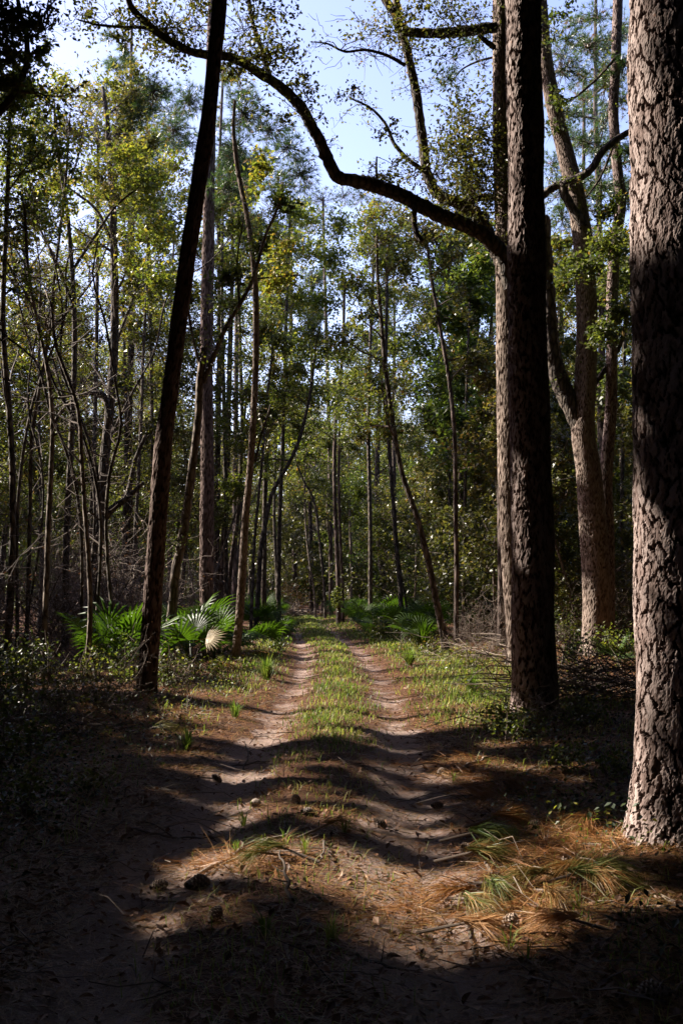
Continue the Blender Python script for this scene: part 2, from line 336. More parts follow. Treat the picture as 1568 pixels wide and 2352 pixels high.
def ground_mat():
    m, nt, out = nodes('forest_floor'); L = nt.links.new
    tc = N(nt, 'ShaderNodeTexCoord'); O = tc.outputs['Object']
    a = N(nt, 'ShaderNodeAttribute', attribute_name='tint')
    n1 = N(nt, 'ShaderNodeTexNoise'); n1.inputs['Scale'].default_value = 2.2; n1.inputs['Detail'].default_value = 8; n1.inputs['Roughness'].default_value = .65; L(O, n1.inputs['Vector'])
    n2 = N(nt, 'ShaderNodeTexNoise'); n2.inputs['Scale'].default_value = 34; n2.inputs['Detail'].default_value = 7; n2.inputs['Roughness'].default_value = .75; L(O, n2.inputs['Vector'])
    n4 = N(nt, 'ShaderNodeTexNoise'); n4.inputs['Scale'].default_value = 220; n4.inputs['Detail'].default_value = 3; L(O, n4.inputs['Vector'])
    mp = N(nt, 'ShaderNodeMapping'); mp.inputs['Scale'].default_value = (16, 60, 1); mp.inputs['Rotation'].default_value = (0, 0, .6); L(O, mp.inputs[0])
    n3 = N(nt, 'ShaderNodeTexNoise'); n3.inputs['Scale'].default_value = 1.5; n3.inputs['Detail'].default_value = 5; L(mp.outputs[0], n3.inputs['Vector'])
    sand = ramp(nt, [(.3, (.16, .105, .088)), (.5, (.32, .235, .20)), (.75, (.46, .365, .32))]); L(n2.outputs['Fac'], sand.inputs[0])
    lit_ = ramp(nt, [(.3, (.034, .017, .011)), (.5, (.10, .045, .026)), (.68, (.19, .088, .046)), (.85, (.28, .155, .088))]); L(n3.outputs['Fac'], lit_.inputs[0])
    # sand shows through the litter on the track
    s = N(nt, 'ShaderNodeMath', operation='MULTIPLY_ADD', i_1=1.1, i_2=-.55); L(n1.outputs['Fac'], s.inputs[0])
    s1 = N(nt, 'ShaderNodeMath', operation='MULTIPLY_ADD', i_1=.8, i_2=-.4); L(n2.outputs['Fac'], s1.inputs[0])
    s2 = N(nt, 'ShaderNodeMath', operation='ADD'); L(s.outputs[0], s2.inputs[0]); L(s1.outputs[0], s2.inputs[1])
    s3 = N(nt, 'ShaderNodeMath', operation='ADD'); L(s2.outputs[0], s3.inputs[0]); L(a.outputs['Fac'], s3.inputs[1])
    rr = ramp(nt, [(.42, (0, 0, 0)), (.62, (1, 1, 1))]); L(s3.outputs[0], rr.inputs[0])
    mx = N(nt, 'ShaderNodeMix', data_type='RGBA'); L(rr.outputs[0], mx.inputs[0]); L(lit_.outputs[0], mx.inputs[6]); L(sand.outputs[0], mx.inputs[7])
    p = N(nt, 'ShaderNodeBsdfPrincipled'); p.inputs['Roughness'].default_value = .9; p.inputs['Specular IOR Level'].default_value = .15
    L(mx.outputs[2], p.inputs['Base Color'])
    h = N(nt, 'ShaderNodeMath', operation='MULTIPLY_ADD', i_1=.25); L(n4.outputs['Fac'], h.inputs[0]); L(n2.outputs['Fac'], h.inputs[2])
    h2 = N(nt, 'ShaderNodeMath', operation='MULTIPLY_ADD', i_1=.5); L(n3.outputs['Fac'], h2.inputs[0]); L(h.outputs[0], h2.inputs[2])
    b = N(nt, 'ShaderNodeBump'); b.inputs['Strength'].default_value = 1; b.inputs['Distance'].default_value = .035; L(h2.outputs[0], b.inputs['Height']); L(b.outputs[0], p.inputs['Normal'])
    L(p.outputs[0], out.inputs[0])
    return m
M['ground'] = ground_mat()

# ------------------------------------------------------------------ ground sheet
rng = np.random.default_rng(107)
def axis(near, far, n, k):
    t = np.linspace(-1, 1, n); return np.sign(t) * (near * np.abs(t) + (far - near) * np.abs(t) ** k)
gx = axis(6, 600, 261, 9)
gy = np.concatenate([np.linspace(-600, -40, 12, endpoint=False), np.linspace(-40, 2, 30, endpoint=False), 2 + np.geomspace(1, 800, 330) - 1])
X, Y = np.meshgrid(gx, gy)
Z = hz(X, Y)
near = (Y < 26) & (Y > 2)
Z = Z + np.where(near, .004 * np.random.default_rng(5).standard_normal(X.shape) + .004 * wav(X, Y, 13., 3.) * wav(X, Y, 3.1, 1.), 0)
T = np.abs(X - pathx(Y))
sandm = .40 * np.exp(-((T - .75) / .36) ** 2) + .18 * np.exp(-(T / 1.2) ** 2) + .14 * np.exp(-((T - .8) / .6) ** 2) * (Y < 9) + .12 * wav(X, Y, 1.6, 6.) + .24 * np.exp(-((T - .78) / .34) ** 2) * (Y < 12) + .22 * np.exp(-((X + .55) / .7) ** 2 - ((Y - 6.2) / .6) ** 2)
sandm = sandm * np.clip((75 - Y) / 12, 0, 1)
ga = Acc(); ny, nx = X.shape
i = (np.arange(ny - 1)[:, None] * nx + np.arange(nx - 1)[None]).ravel()
ga.add(np.stack([X, Y, Z], -1), np.stack([i, i + 1, i + nx + 1, i + nx], -1), sandm.ravel())
go = ga.build('ground', M['ground'], smooth=True); tag(go, 'sandy two rut woodland track and leaf strewn forest floor', kind='structure')

# ------------------------------------------------------------------ trunks with real bark relief
rng = np.random.default_rng(108)
def smooth(a, b, x):
    t = np.clip((x - a) / (b - a), 0, 1); return t * t * (3 - 2 * t)
def worley(u, v, wu, wv, per, seed):
    g = np.random.default_rng(seed); rows = int(np.max(v) / wv) + 6
    fx = g.random((per, rows)); fy = g.random((per, rows)); idr = g.random((per, rows))
    U, Vv = u / wu, v / wv + 2
    iu, iv = np.floor(U).astype(int), np.floor(Vv).astype(int)
    F1 = np.full(u.shape, 9.); F2 = np.full(u.shape, 9.); ID = np.zeros(u.shape)
    for di in (-1, 0, 1):
        for dj in (-1, 0, 1):
            ci, cj = (iu + di), np.clip(iv + dj, 0, rows - 1); cm = ci % per
            dx = ci + .15 + .7 * fx[cm, cj] - U; dy = (iv + dj) + .15 + .7 * fy[cm, cj] - Vv
            d = np.maximum(np.abs(dx) * 1.5, np.abs(dy) * .8) * .75 + np.hypot(dx, dy) * .3
            less = d < F1
            F2 = np.where(less, F1, np.minimum(F2, d)); ID = np.where(less, idr[cm, cj], ID); F1 = np.where(less, d, F1)
    return F1, F2, ID
def perlin(x, y, per, seed):
    g = np.random.default_rng(seed); y = y - y.min(); rows = int(y.max()) + 3
    an = g.random((per, rows)) * 2 * PI; gx_, gy_ = np.cos(an), np.sin(an)
    ix, iy = np.floor(x).astype(int), np.floor(y).astype(int); fx, fy = x - ix, y - iy
    def dot(i, j): return gx_[(ix + i) % per, iy + j] * (fx - i) + gy_[(ix + i) % per, iy + j] * (fy - j)
    ux, uy = fx ** 3 * (fx * (fx * 6 - 15) + 10), fy ** 3 * (fy * (fy * 6 - 15) + 10)
    a = dot(0, 0) * (1 - ux) + dot(1, 0) * ux; b = dot(0, 1) * (1 - ux) + dot(1, 1) * ux
    return a * (1 - uy) + b * uy
def bark_trunk(P, Rr, nu, nv, amp, wu, wv, seed, flare=.3, style='plate'):
    P, Rr = resample(P, Rr, nv)
    s = np.concatenate([[0], np.cumsum(np.linalg.norm(np.diff(P, axis=0), axis=1))])
    nf = int(nu * .8); th = np.concatenate([np.linspace(PI - .3, 2 * PI + .3, nf, endpoint=False), np.linspace(2 * PI + .3, 3 * PI - .3, nu - nf, endpoint=False)])   # finer where it is seen close
    TH, SV = np.meshgrid(th, s)
    r0 = Rr.mean(); per = max(6, int(round(2 * PI * r0 / wu)))
    u = TH / (2 * PI) * per * wu; v = SV.copy()
    g = np.random.default_rng(seed); ph = g.random(12) * 6.28
    uw = u + wu * (.25 * np.sin(v / wv * 1.9 + 3 * TH + ph[0]) + .16 * np.sin(v / wv * 5.3 - 5 * TH + ph[1]) + .07 * np.sin(v / wv * 13 + 9 * TH + ph[2]) + .05 * np.sin(v / wv * 29 + 17 * TH + ph[7]))
    vw = v + wv * (.2 * np.sin(7 * TH + ph[3] + v / wv * 1.3) + .09 * np.sin(19 * TH + ph[4]) + .05 * np.sin(43 * TH + v / wv * 7 + ph[8]))
    vw = vw - vw.min()
    F1, F2, ID = worley(uw, vw, wu, wv, per, seed)
    e = F2 - F1
    fb = sum(perlin(TH / (2 * PI) * per * 2 ** k, v / wv * 1.6 * 2 ** k, per * 2 ** k, seed + 20 + k) / 1.5 ** k for k in range(4))
    fib = perlin(TH / (2 * PI) * per * 5, v / wv * 1.1, per * 5, seed + 40)
    plate = smooth(.035, .10, e + .03 * fb + .03 * fib)
    G1, G2, GD = worley(uw * 1.0 + .01 * fb, vw + .02 * fb, wu / 2, wv / 2.4, per * 2, seed + 5)
    flake = smooth(.02, .07, G2 - G1 + .03 * fb)
    h = amp * (plate * (.66 + .20 * ID) + plate * .13 * np.floor(GD * 3) / 2 + .09 * plate * flake + .03 * fb + .07 * fib * plate)
    h = h + amp * .02 * g.standard_normal(h.shape) * (plate * .6 + .4)
    low = perlin(TH / (2 * PI) * 3, v / .9, 3, seed + 60)
    h = h * (.9 + .7 * low)
    tint = .06 + .16 * low + plate * (.26 + .26 * ID) + .28 * plate * GD + .05 * plate * flake + .10 * fb + .05 * g.standard_normal(h.shape)
    hh = SV
    but = sum(np.cos(k * TH + ph[5 + k]) / k for k in (2, 3, 5)) * .12
    rr = Rr[:, None] * (1 + flare * np.exp(-hh / .24) * (1 + but * 2)) * (1 + .025 * np.sin(2 * TH + SV * .9 + ph[5]) + .02 * np.sin(3 * TH - SV * 1.3 + ph[6])) + h - amp * .6
    Vx = P[:, 0][:, None] + rr * np.cos(TH); Vy = P[:, 1][:, None] + rr * np.sin(TH); Vz = P[:, 2][:, None] + 0 * TH
    V = np.stack([Vx, Vy, Vz], -1).reshape(-1, 3)
    i = np.arange(nv - 1)[:, None] * nu; j = np.arange(nu)[None]; j2 = (j + 1) % nu
    return V, np.stack([i + j, i + j2, i + nu + j2, i + nu + j], -1).reshape(-1, 4), np.clip(tint, 0, 1).ravel()

# ------------------------------------------------------------------ foliage masses
rng = np.random.default_rng(109)
DENS, LSZ = 2.7, 1.2
def blob(acc, c, rad, n, size, tint=.45, mt=1, mtw=0, root=None, kind='leaf', cut=True, per=25, tspread=.22, tw=.007, sphere=(1, 1, .8), w=.3):
    """A leaf mass: twigs out of its centre, leaves clustered about the twig ends."""
    if kind == 'leaf' and cut: n = int(n * DENS); size *= LSZ; per = 28
    elif cut: n = int(n * 5); size *= .8
    c = np.asarray(c, float); k = max(3, n // per)
    q = rdir(k) * (rng.random((k, 1)) ** .45) * rad * np.array(sphere)
    ends = c + q
    A = np.where(rng.random((k, 1)) < .6, c[None], c + q * .45)
    if root is not None: A = np.where(rng.random((k, 1)) < .25, np.asarray(root)[None], A)
    PT = twig_curves(A, ends)
    if kind == 'leaf':
        ci = rng.integers(0, k, n)
        P = ends[ci] + rng.standard_normal((n, 3)) * rad * (.24 if cut else .17)
        along = rng.random(n) < .3
        tt = rng.integers(1, 4, n); P = np.where(along[:, None], PT[ci, tt] + rng.standard_normal((n, 3)) * rad * .07, P)
        if cut: P = P[carve(P, 1, size * .3)]
        if len(P):
            tri = (not cut) or c[1] > 25.5
            V, F = leaves(P, size * (.6 + .7 * rng.random(len(P))) * (1.12 if tri else 1), w=w * (1.15 if tri else 1), tri=tri)
            t = tint + tspread * rng.standard_normal(len(P))
            acc.add(V, F, np.repeat(t, 3 if tri else 4), mt)
    else:
        e, D = ends, norm(q / rad + np.array([0, 0, .35]))
        if cut:
            kp = carve(e, 1., .12); e, D = e[kp], D[kp]
        if len(e):
            V, F = needles(e, D, .24 * size, .012 * size ** .5, max(8, per), .75, thin=True)
            t = np.repeat(tint + tspread * rng.standard_normal(len(e)), max(8, per) * 3)
            acc.add(V, F, t, mt)
    RR = np.linspace(tw, tw * .4, 4)[None] * np.ones((k, 1))
    V, F = multi_tube(PT, RR); acc.add(V, F, .35 + .1 * rng.standard_normal(), mtw)
def limb_curve(p, az, el, L, n=8, wob=.1, up=.3):
    d = np.array([math.cos(az) * math.cos(el), math.sin(az) * math.cos(el), math.sin(el)]); P = [np.asarray(p, float)]
    for i in range(n - 1):
        d = d + rng.standard_normal(3) * wob; d[2] += up / n; d = d / np.linalg.norm(d); P.append(P[-1] + d * L / (n - 1))
    return np.array(P)

# ------------------------------------------------------------------ generic background trees (each a thing of its own, shared meshes)
rng = np.random.default_rng(110)
def gen_hardwood(H, spread, nl, nleaf, leaf, mat_leaf, lean=.04, start=.35, size=.085, bark='oak_bark', r=.12):
    P = [np.zeros(3)]; d = np.array([rng.normal() * lean, rng.normal() * lean, 1.])
    for i in range(9):
        d = d + np.array([rng.normal() * .08, rng.normal() * .08, 0]); d = d / np.linalg.norm(d); P.append(P[-1] + d * H / 9)
    P = np.array(P); Q, Rr = resample(P, np.linspace(r, r * .2, 10), 26); Rr = Rr * (1 + .5 * np.exp(-np.arange(26) / 1.2)); 
    root = empty('tree')
    t = Acc(); V, F = tube(Q, Rr, 9, .05, int(rng.integers(1e6))); t.add(V, F); t.build('trunk', M[bark], root, True)
    c = Acc()
    for i in range(nl):
        f = start + (1 - start) * (i + rng.random()) / nl; k = f * 25; p = Q[int(min(k, 25))]
        L = spread * (1.15 - .65 * (f - start) / (1 - start)) * (.6 + .6 * rng.random())
        C = limb_curve(p, rng.random() * 6.28, R(rng.uniform(5, 55)), L)
        C, RR = resample(C, np.linspace(Rr[int(min(k, 25))] * .5, .012, len(C)), 12)
        V, F = tube(C, RR, 5); c.add(V, F, .3, 0)
        for j, s in enumerate((.45, .72, 1.)):
            q = C[int(11 * s)] + rng.standard_normal(3) * .35
            blob(c, q, L * (.28 + .16 * rng.random()), int(nleaf / nl / 3), size, .35 + .35 * rng.random() * (f > .5) + .1 * rng.random(), 1, 0, root=C[int(11 * s * .7)], cut=False)
    blob(c, Q[-1], spread * .4, int(nleaf / nl), size, .55, 1, 0, root=Q[-4], cut=False)
    c.build('crown', [M[bark], M[mat_leaf]], root)
    return root
def gen_pine(H, nl=16, r=.17, start=.62, spread=2.6, ntuft=420):
    P = np.array([[rng.normal() * .02 * z, rng.normal() * .02 * z, z] for z in np.linspace(0, H, 9)]); P[:, :2] = np.cumsum(rng.standard_normal((9, 2)) * .06, 0)
    Q, Rr = resample(P, np.linspace(r, r * .3, 9), 26)
    root = empty('tree'); t = Acc(); V, F = tube(Q, Rr, 9, .04, int(rng.integers(1e6))); t.add(V, F); t.build('trunk', M['pine_bark'], root, True)
    c = Acc()
    for i in range(nl):
        f = start + (1 - start) * (i + rng.random()) / nl; p = Q[int(min(f * 25, 25))]
        L = spread * (1.1 - .7 * (f - start) / (1 - start)) * (.6 + .5 * rng.random())
        C = limb_curve(p, rng.random() * 6.28, R(rng.uniform(-5, 35)), L, wob=.16, up=.6)
        C, RR = resample(C, np.linspace(.045, .012, len(C)), 10); V, F = tube(C, RR, 5); c.add(V, F, .3, 0)
        for s in (.55, .8, 1.):
            blob(c, C[int(9 * s)], L * .26, int(ntuft / nl / 3) * 18, 1.15, .45 + .25 * rng.random(), 1, 0, kind='pine', cut=False, per=18, root=C[int(9 * s * .6)], tw=.012)
    c.build('crown', [M['pine_bark'], M['needle']], root)
    return root
protos = {'hard': [], 'pine': [], 'under': [], 'sap': []}
for k in range(6):
    protos['hard'].append(gen_hardwood(rng.uniform(15, 19), rng.uniform(3.4, 4.6), 19, 21000, 'leaf', ['oak_leaf', 'olive_leaf', 'yellow_leaf', 'oak_leaf', 'yellow_leaf', 'oak_leaf'][k], start=.24, size=.115))
for k in range(4): protos['pine'].append(gen_pine(rng.uniform(22, 26), ntuft=760))
for k in range(5):
    protos['under'].append(gen_hardwood(rng.uniform(4.5, 8.5), rng.uniform(1.5, 2.3), 14, 10000, 'leaf', ['oak_leaf', 'olive_leaf', 'oak_leaf', 'bright_leaf', 'olive_leaf'][k], start=.1, size=.11, bark='pale_bark', r=.045, lean=.12))
for k in range(3):
    protos['sap'].append(gen_hardwood(rng.uniform(11, 15), rng.uniform(1.6, 2.2), 14, 9000, 'leaf', ['olive_leaf', 'yellow_leaf', 'oak_leaf'][k], start=.36, size=.115, bark='pale_bark', r=.06, lean=.07))
used = set()
def place(kind, k, x, y, rz, s, name, label, cat, group):
    src = protos[kind][k % len(protos[kind])]
    if src in used: o = copy_tree(src)
    else: o = src; used.add(src)
    o.name = name; o.location = (x, y, gz(x, y) - .05); o.rotation_euler.z = rz; o.scale = (s, s, s)
    tag(o, label, cat, group); return o
spots = []
def scatter(n, dlo, dhi, kinds, clear, side=None, smin=.85, smax=1.15, gap=1.6, reuse=4000):
    got = 0
    for _ in range(reuse):
        if got >= n: break
        d = math.sqrt(rng.uniform(dlo ** 2, dhi ** 2)); x = rng.uniform(-1, 1) * (.37 * d + 3.5)
        t = x - float(pathx(d))
        if abs(t) < clear and d < 72: continue
        if side == 'left' and t > 0: continue
        if side == 'right' and t < 0: continue
        if any((x - a) ** 2 + (d - b) ** 2 < gap ** 2 for a, b in spots): continue
        if d < 64 and not carve(np.stack([np.full(8, x), np.full(8, d), np.linspace(5, 14, 8)], 1), 1., .3).all(): continue
        if d > 44 and not carve(np.stack([np.full(8, x), np.full(8, d), np.linspace(5, 16, 8)], 1), 1., 2.2, slice(BED, BED + 8)).all(): continue
        spots.append((x, d)); got += 1
        kd = kinds[int(rng.integers(0, len(kinds)))]
        where = 'far behind the end of the sandy track' if d > 70 else ('in the dense wood left of the track' if t < 0 else 'in the dense wood right of the track')
        nm, lb, ct = {'hard': ('hardwood_tree', 'tall leafy hardwood with a dark trunk ', 'tree'), 'pine': ('pine_tree', 'tall straight pine with green needle tufts ', 'tree'),
                      'under': ('understory_tree', 'low leafy understory tree ', 'tree'), 'sap': ('slender_tree', 'slender pale stemmed tree with thin foliage ', 'tree')}[kd]
        place(kd, int(rng.integers(0, 60)), x, d, rng.uniform(0, 6.28), rng.uniform(smin, smax), nm, lb + where, ct, lb.strip() + ' ' + where)
scatter(24, 30, 62, ['hard', 'hard', 'sap', 'pine'], 3.6, 'left')
scatter(18, 34, 64, ['hard', 'pine', 'pine', 'sap'], 4.5, 'right')
scatter(20, 60, 84, ['hard', 'sap', 'pine', 'sap', 'hard'], 2.6, gap=2.2)
scatter(28, 78, 118, ['hard', 'pine', 'hard', 'sap', 'hard'], 0, gap=2.6)
scatter(60, 26, 60, ['under'], 4.6, gap=1.8, smin=.9, smax=1.6)
scatter(115, 58, 112, ['under'], 2.4, gap=1.6, smin=1.3, smax=2.3)

LM = [(20, 'left border'), (110, 'straight grey sapling'), (205, 'dark sapling'), (350, 'leaning pine'), (430, 'crooked sapling'), (478, 'straight dark pine'), (558, 'slender ridged tree'), (610, 'curving dark tree'), (680, 'dying yellow bush'), (777, 'vine wrapped trunk'),
      (900, 'dark upright trunk'), (985, 'dark leaning tree'), (1047, 'slim straight trunk'), (1115, 'massive black oak'), (1220, 'thick dark pine'), (1365, 'forked oak'), (1500, 'huge right pine')]
ORD = ['nearest', 'second back', 'third back', 'fourth back', 'fifth back', 'sixth back', 'seventh back', 'eighth back', 'ninth back', 'tenth back', 'eleventh back', 'twelfth back']
def name_by_gap(objs, base, group):
    gaps = {}
    for o in objs:
        px = 784 + o.location.x / o.location.y * FPX
        i = sum(px > a for a, _ in LM); gaps.setdefault(i, []).append(o)
    for i, L in gaps.items():
        L.sort(key=lambda o: o.location.y)
        if i == 0: wh = 'beyond the left border'
        elif i == len(LM): wh = 'beyond the huge right pine'
        else: wh = 'between ' + LM[i - 1][1] + ' and ' + LM[i][1]
        for k, o in enumerate(L):
            o['label'] = base + ' ' + wh + ((', ' + ORD[k] if k < 12 else ', among the farthest') if len(L) > 1 else ''); o['group'] = group
bykind = {}
for o in col.objects:
    if o.parent is None and o.get('group'): bykind.setdefault((o.name.split('.')[0], o['group'].split(' in the ')[0].split(' far ')[0]), []).append(o)
for (nm, base), L in bykind.items(): name_by_gap(L, {'hardwood_tree': 'leafy hardwood', 'pine_tree': 'green tufted pine', 'understory_tree': 'low leafy tree', 'slender_tree': 'pale slim tree'}[nm], {'hardwood_tree': 'leafy hardwoods of the background wood', 'pine_tree': 'pines of the background wood', 'understory_tree': 'low trees of the background wood', 'slender_tree': 'pale slim trees of the background wood'}[nm])
# far-off wood behind everything, one mass
fw = Acc()
for k in range(240):
    y = rng.uniform(112, 165); x = rng.uniform(-.46 * y, .46 * y); h = rng.uniform(16, 25)
    V, F = tube(resample([(x, y, -.2), (x + rng.normal() * .4, y, h * .5), (x + rng.normal() * .8, y, h)], [.2, .15, .05], 8)[0], np.linspace(.2, .05, 8), 5); fw.add(V, F, .3, 0)
n = 170000
cc = np.stack([rng.uniform(-72, 72, 1500), rng.uniform(112, 165, 1500), 21 * rng.random(1500) ** 1.5], 1)
P = cc[rng.integers(0, 1500, n)] + rng.standard_normal((n, 3)) * 1.1; P[:, 2] = np.abs(P[:, 2])
V, F = leaves(P, .66 * (.6 + .8 * rng.random(n)), w=.42, tri=True); fw.add(V, F, np.repeat(.35 + .25 * rng.standard_normal(n), 3), 1)
tag(fw.build('distant_wood', [M['oak_bark'], M['oak_leaf']]), 'far dense wood closing the view behind all other trees', kind='stuff')

# the wood goes on left of, above and behind the camera: its crowns shade the track
sw = Acc()
def outside(P, m=60):
    px, py, y = proj(P)
    return ~((y > .1) & (px > -m) & (px < 1568 + m) & (py > -m))
def clumped(C, n, sg, size, pad=.32):
    P = C[rng.integers(0, len(C), n)] + rng.standard_normal((n, 3)) * np.array([sg, sg, sg * .7])
    P = P[outside(P, 60 + 130 * size) & (P[:, 2] > .15) & ((np.hypot(P[:, 0], P[:, 1]) > 6) | (P[:, 2] > 5))]; P = P[carve(P, 1., size * pad)]
    V, F = leaves(P, size * (.7 + .8 * rng.random(len(P))), w=.40); V = V.reshape(-1, 4, 3)[:, :3].reshape(-1, 3); sw.add(V, np.arange(len(V)).reshape(-1, 3), np.repeat(.4 + .2 * rng.standard_normal(len(P)), 3), 1)
U = rng.uniform
cor = np.stack([U(-5, 6.5, 900), U(2, 18, 900), np.zeros(900)], 1)
clumped(cor + S[None] * (U(6.5, 19, 900) / S[2])[:, None], 250000, .9, .27, .24)          # toward the sun
cor = np.stack([U(6.5, 16, 500), U(2, 14, 500), np.zeros(500)], 1)
clumped(cor + S[None] * (U(9, 19, 500) / S[2])[:, None], 80000, .9, .40, .24)
clumped(np.stack([U(-20, 20, 500), U(-20, 20, 500), U(8, 16, 500)], 1), 80000, 1.1, .55)   # overhead
yy = U(3, 19, 500)
clumped(np.stack([U(-20, 20, 500), yy, np.maximum(yy * .66 + 3, 9) + U(0, 7, 500)], 1), 80000, 1.1, .55)
ra, aa = np.sqrt(U(13 ** 2, 46 ** 2, 900)), U(0, 2 * PI, 900)
clumped(np.stack([ra * np.sin(aa), ra * np.cos(aa), 19 * rng.random(900) ** 1.45], 1), 165000, 1.6, 1.3)   # all round
for k in range(46):
    x, y = rng.uniform(-30, 22), rng.uniform(-24, 24)
    b = np.array([[x, y, 6.]])
    if not outside(b, 300)[0] or (abs(x) < 3 and y > -8) or (y > 1 and abs(x) < .36 * y + 1.6): continue
    if not carve(np.stack([np.full(30, x), np.full(30, y), np.linspace(0, 16, 30)], 1), 1., .2).all(): continue
    V, F = tube(resample([(x, y, -.2), (x + rng.normal() * .2, y + rng.normal() * .2, 8), (x + rng.normal() * .4, y, 16)], [.2, .15, .06], 8)[0], np.linspace(.2, .06, 8), 7); sw.add(V, F, .3, 0)
tag(sw.build('surrounding_wood', [M['oak_bark'], M['shade_leaf']]), 'leafy wood beside and behind the camera that shades the track', kind='stuff')

# ------------------------------------------------------------------ measured trees
rng = np.random.default_rng(111)
def pts(L, d, ext=None, dd=0.0):
    """Photo points of one trunk at depth d -> world points; ext adds metres on top; dd leans away per point."""
    P = [at(x, y, d + dd * i) for i, (x, y) in enumerate(L)]
    P[0][2] = gz(P[0][0], P[0][1]) - .08
    if ext:
        v = norm(P[-1] - P[-2]); v = norm(v * .6 + np.array([0, 0, .4])); P.append(P[-1] + v * ext * .5); P.append(P[-1] + v * ext * .5 + rng.standard_normal(3) * .15)
    return np.array(P)
def pr(w, d): return w * d / FPX / 2
def make_tree(name, label, L, d, w0, w1, bark, cat='tree', ext=0, limbs=(), blobs=(), hires=None, flare=.35, sides=10, auto=None, group=None, leafmat='oak_leaf', tip=.35, dd=0.0):
    P = pts(L, d, ext, dd); nP = len(P); rr = np.interp(np.arange(nP), [0, max(1, len(L) - 1), nP], [pr(w0, d), pr(w1, d), pr(w1, d) * tip])
    root = empty(name, (P[0][0], P[0][1], 0), label, cat, group); off = np.array([P[0][0], P[0][1], 0])
    t = Acc()
    if hires:
        nu, nv, amp, wu, wv, st = hires
        V, F, T_ = bark_trunk(P, rr, nu, nv, amp, wu, wv, int(rng.integers(1e6)), flare)
        t.add(V - off, F, T_); t.build('trunk', M[{'plate': 'plate_bark', 'dark': 'dark_plate', 'block': 'block_bark'}[st]], root, False)
    else:
        nn = max(16, int(np.linalg.norm(P[-1] - P[0]) * 3)); Q, r_ = resample(P, rr, nn)
        hgt = Q[:, 2] - Q[0, 2]; r_ = r_ * (1 + flare * np.exp(-hgt / .3))
        V, F = tube(Q, r_, sides, .05, int(rng.integers(1e6))); t.add(V - off, F); t.build('trunk', M[bark], root, True)
    c = Acc()
    for lm in limbs:
        LP, lw0, lw1, ld = lm[:4]
        C = np.array([at(x, y, ld + i * (lm[4] if len(lm) > 4 else 0)) for i, (x, y) in enumerate(LP)])
        C, rl = resample(C, np.linspace(pr(lw0, ld), pr(lw1, ld), len(C)), max(14, len(C) * 7))
        a = Acc(); V, F = tube(C, rl, 9, .075, int(rng.integers(1e6))); a.add(V - off, F); a.build('limb', M[bark], root, True)
        if lw0 > 4:
            kt = max(4, int(np.linalg.norm(np.diff(C, axis=0), axis=1).sum() * 3.2)); ii = rng.integers(2, len(C), kt)
            for i in ii:
                D = limb_curve(C[i], rng.random() * 6.28, R(rng.uniform(-25, 75)), rng.uniform(.25, 1.1), n=6, wob=.28, up=.1); V, F = tube(D, np.linspace(.010, .003, 6) * rng.uniform(.6, 1.4), 4); c.add(V, F, .25, 0)
                for q in D[2:]:
                    E_ = q[None] + rdir(2) * .16; V, F = multi_tube(twig_curves(np.repeat(q[None], 2, 0), E_, .2), np.linspace(.0035, .002, 4)[None] * np.ones((2, 1))); c.add(V, F, .25, 0)
                    if ld < 32:
                        Pl = np.repeat(E_, 3, 0) + rng.standard_normal((6, 3)) * .06; V, F = leaves(Pl, .075 * (.6 + .6 * rng.random(6))); c.add(V, F, np.repeat(.5 + .25 * rng.standard_normal(6), 4), 4 if 'arching' in label else 1)
    for b in blobs:
        x, y, bd, rp, n_, sz = b[:6]; kw = b[6] if len(b) > 6 else {}
        ce = at(x, y, bd); rt = kw.pop('root', None)
        if rt is not None: rt = at(rt[0], rt[1], bd)
        blob(c, ce, rp * bd / FPX, n_, sz, root=rt, **kw)
    if auto:
        nl, f0, Lm, nleaf, sz, el = auto[:6]; kind = auto[6] if len(auto) > 6 else 'leaf'
        Q, r_ = resample(P, rr, 40)
        if nleaf and kind == 'leaf': blob(c, Q[-2], Lm * .55, nleaf // 4, sz, .5, 1, 0, root=Q[-6])
        if nleaf and kind == 'pine': blob(c, Q[-2], Lm * .4, nleaf // 5 * 18, 1.1, .5, 1, 0, kind='pine', per=18, root=Q[-6], tw=.01)
        for i in range(nl):
            f = f0 + (1 - f0) * (i + rng.random()) / nl; k = int(min(39, f * 39)); Ln = Lm * (.6 + .6 * rng.random()) * (1.1 - .5 * (f - f0) / (1 - f0))
            C = limb_curve(Q[k], rng.random() * 6.28, R(rng.uniform(*el)), Ln, wob=.14)
            C, rl = resample(C, np.linspace(min(r_[k] * .5, .05), .008, len(C)), 12)
            a = c; V, F = tube(C, rl, 5); a.add(V, F, .3, 0)
            if nleaf:
                for s in (.5, .75, 1.):
                    if kind == 'pine': blob(c, C[int(11 * s)], Ln * .25, int(nleaf * 1.4 / nl / 3) * 18, 1.1, .5, 1, 0, kind='pine', per=18, root=C[int(11 * s * .6)], tw=.01)
                    else: blob(c, C[int(11 * s)] + rng.standard_normal(3) * .2, Ln * .3, int(nleaf / nl / 3), sz, .35 + .3 * rng.random(), 1, 0, root=C[int(11 * s * .7)])
            else:
                for j in range(5):
                    q = C[3 + j * 2]; C2 = limb_curve(q, rng.random() * 6.28, R(rng.uniform(-10, 50)), Ln * .4, n=5, wob=.2); V, F = tube(C2, np.linspace(.009, .004, 5), 3); c.add(V, F, .4, 0)
    if c.n:
        c.V = [v - off for v in c.V]
        mt = M['needle'] if (auto and len(auto) > 6 and auto[6] == 'pine') else M[leafmat]
        c.build('crown', [M['twig'], mt, M['needle'], M['moss'], M['olive_leaf'], M['dry_palm']], root)
    return root
dA = gd(1955)
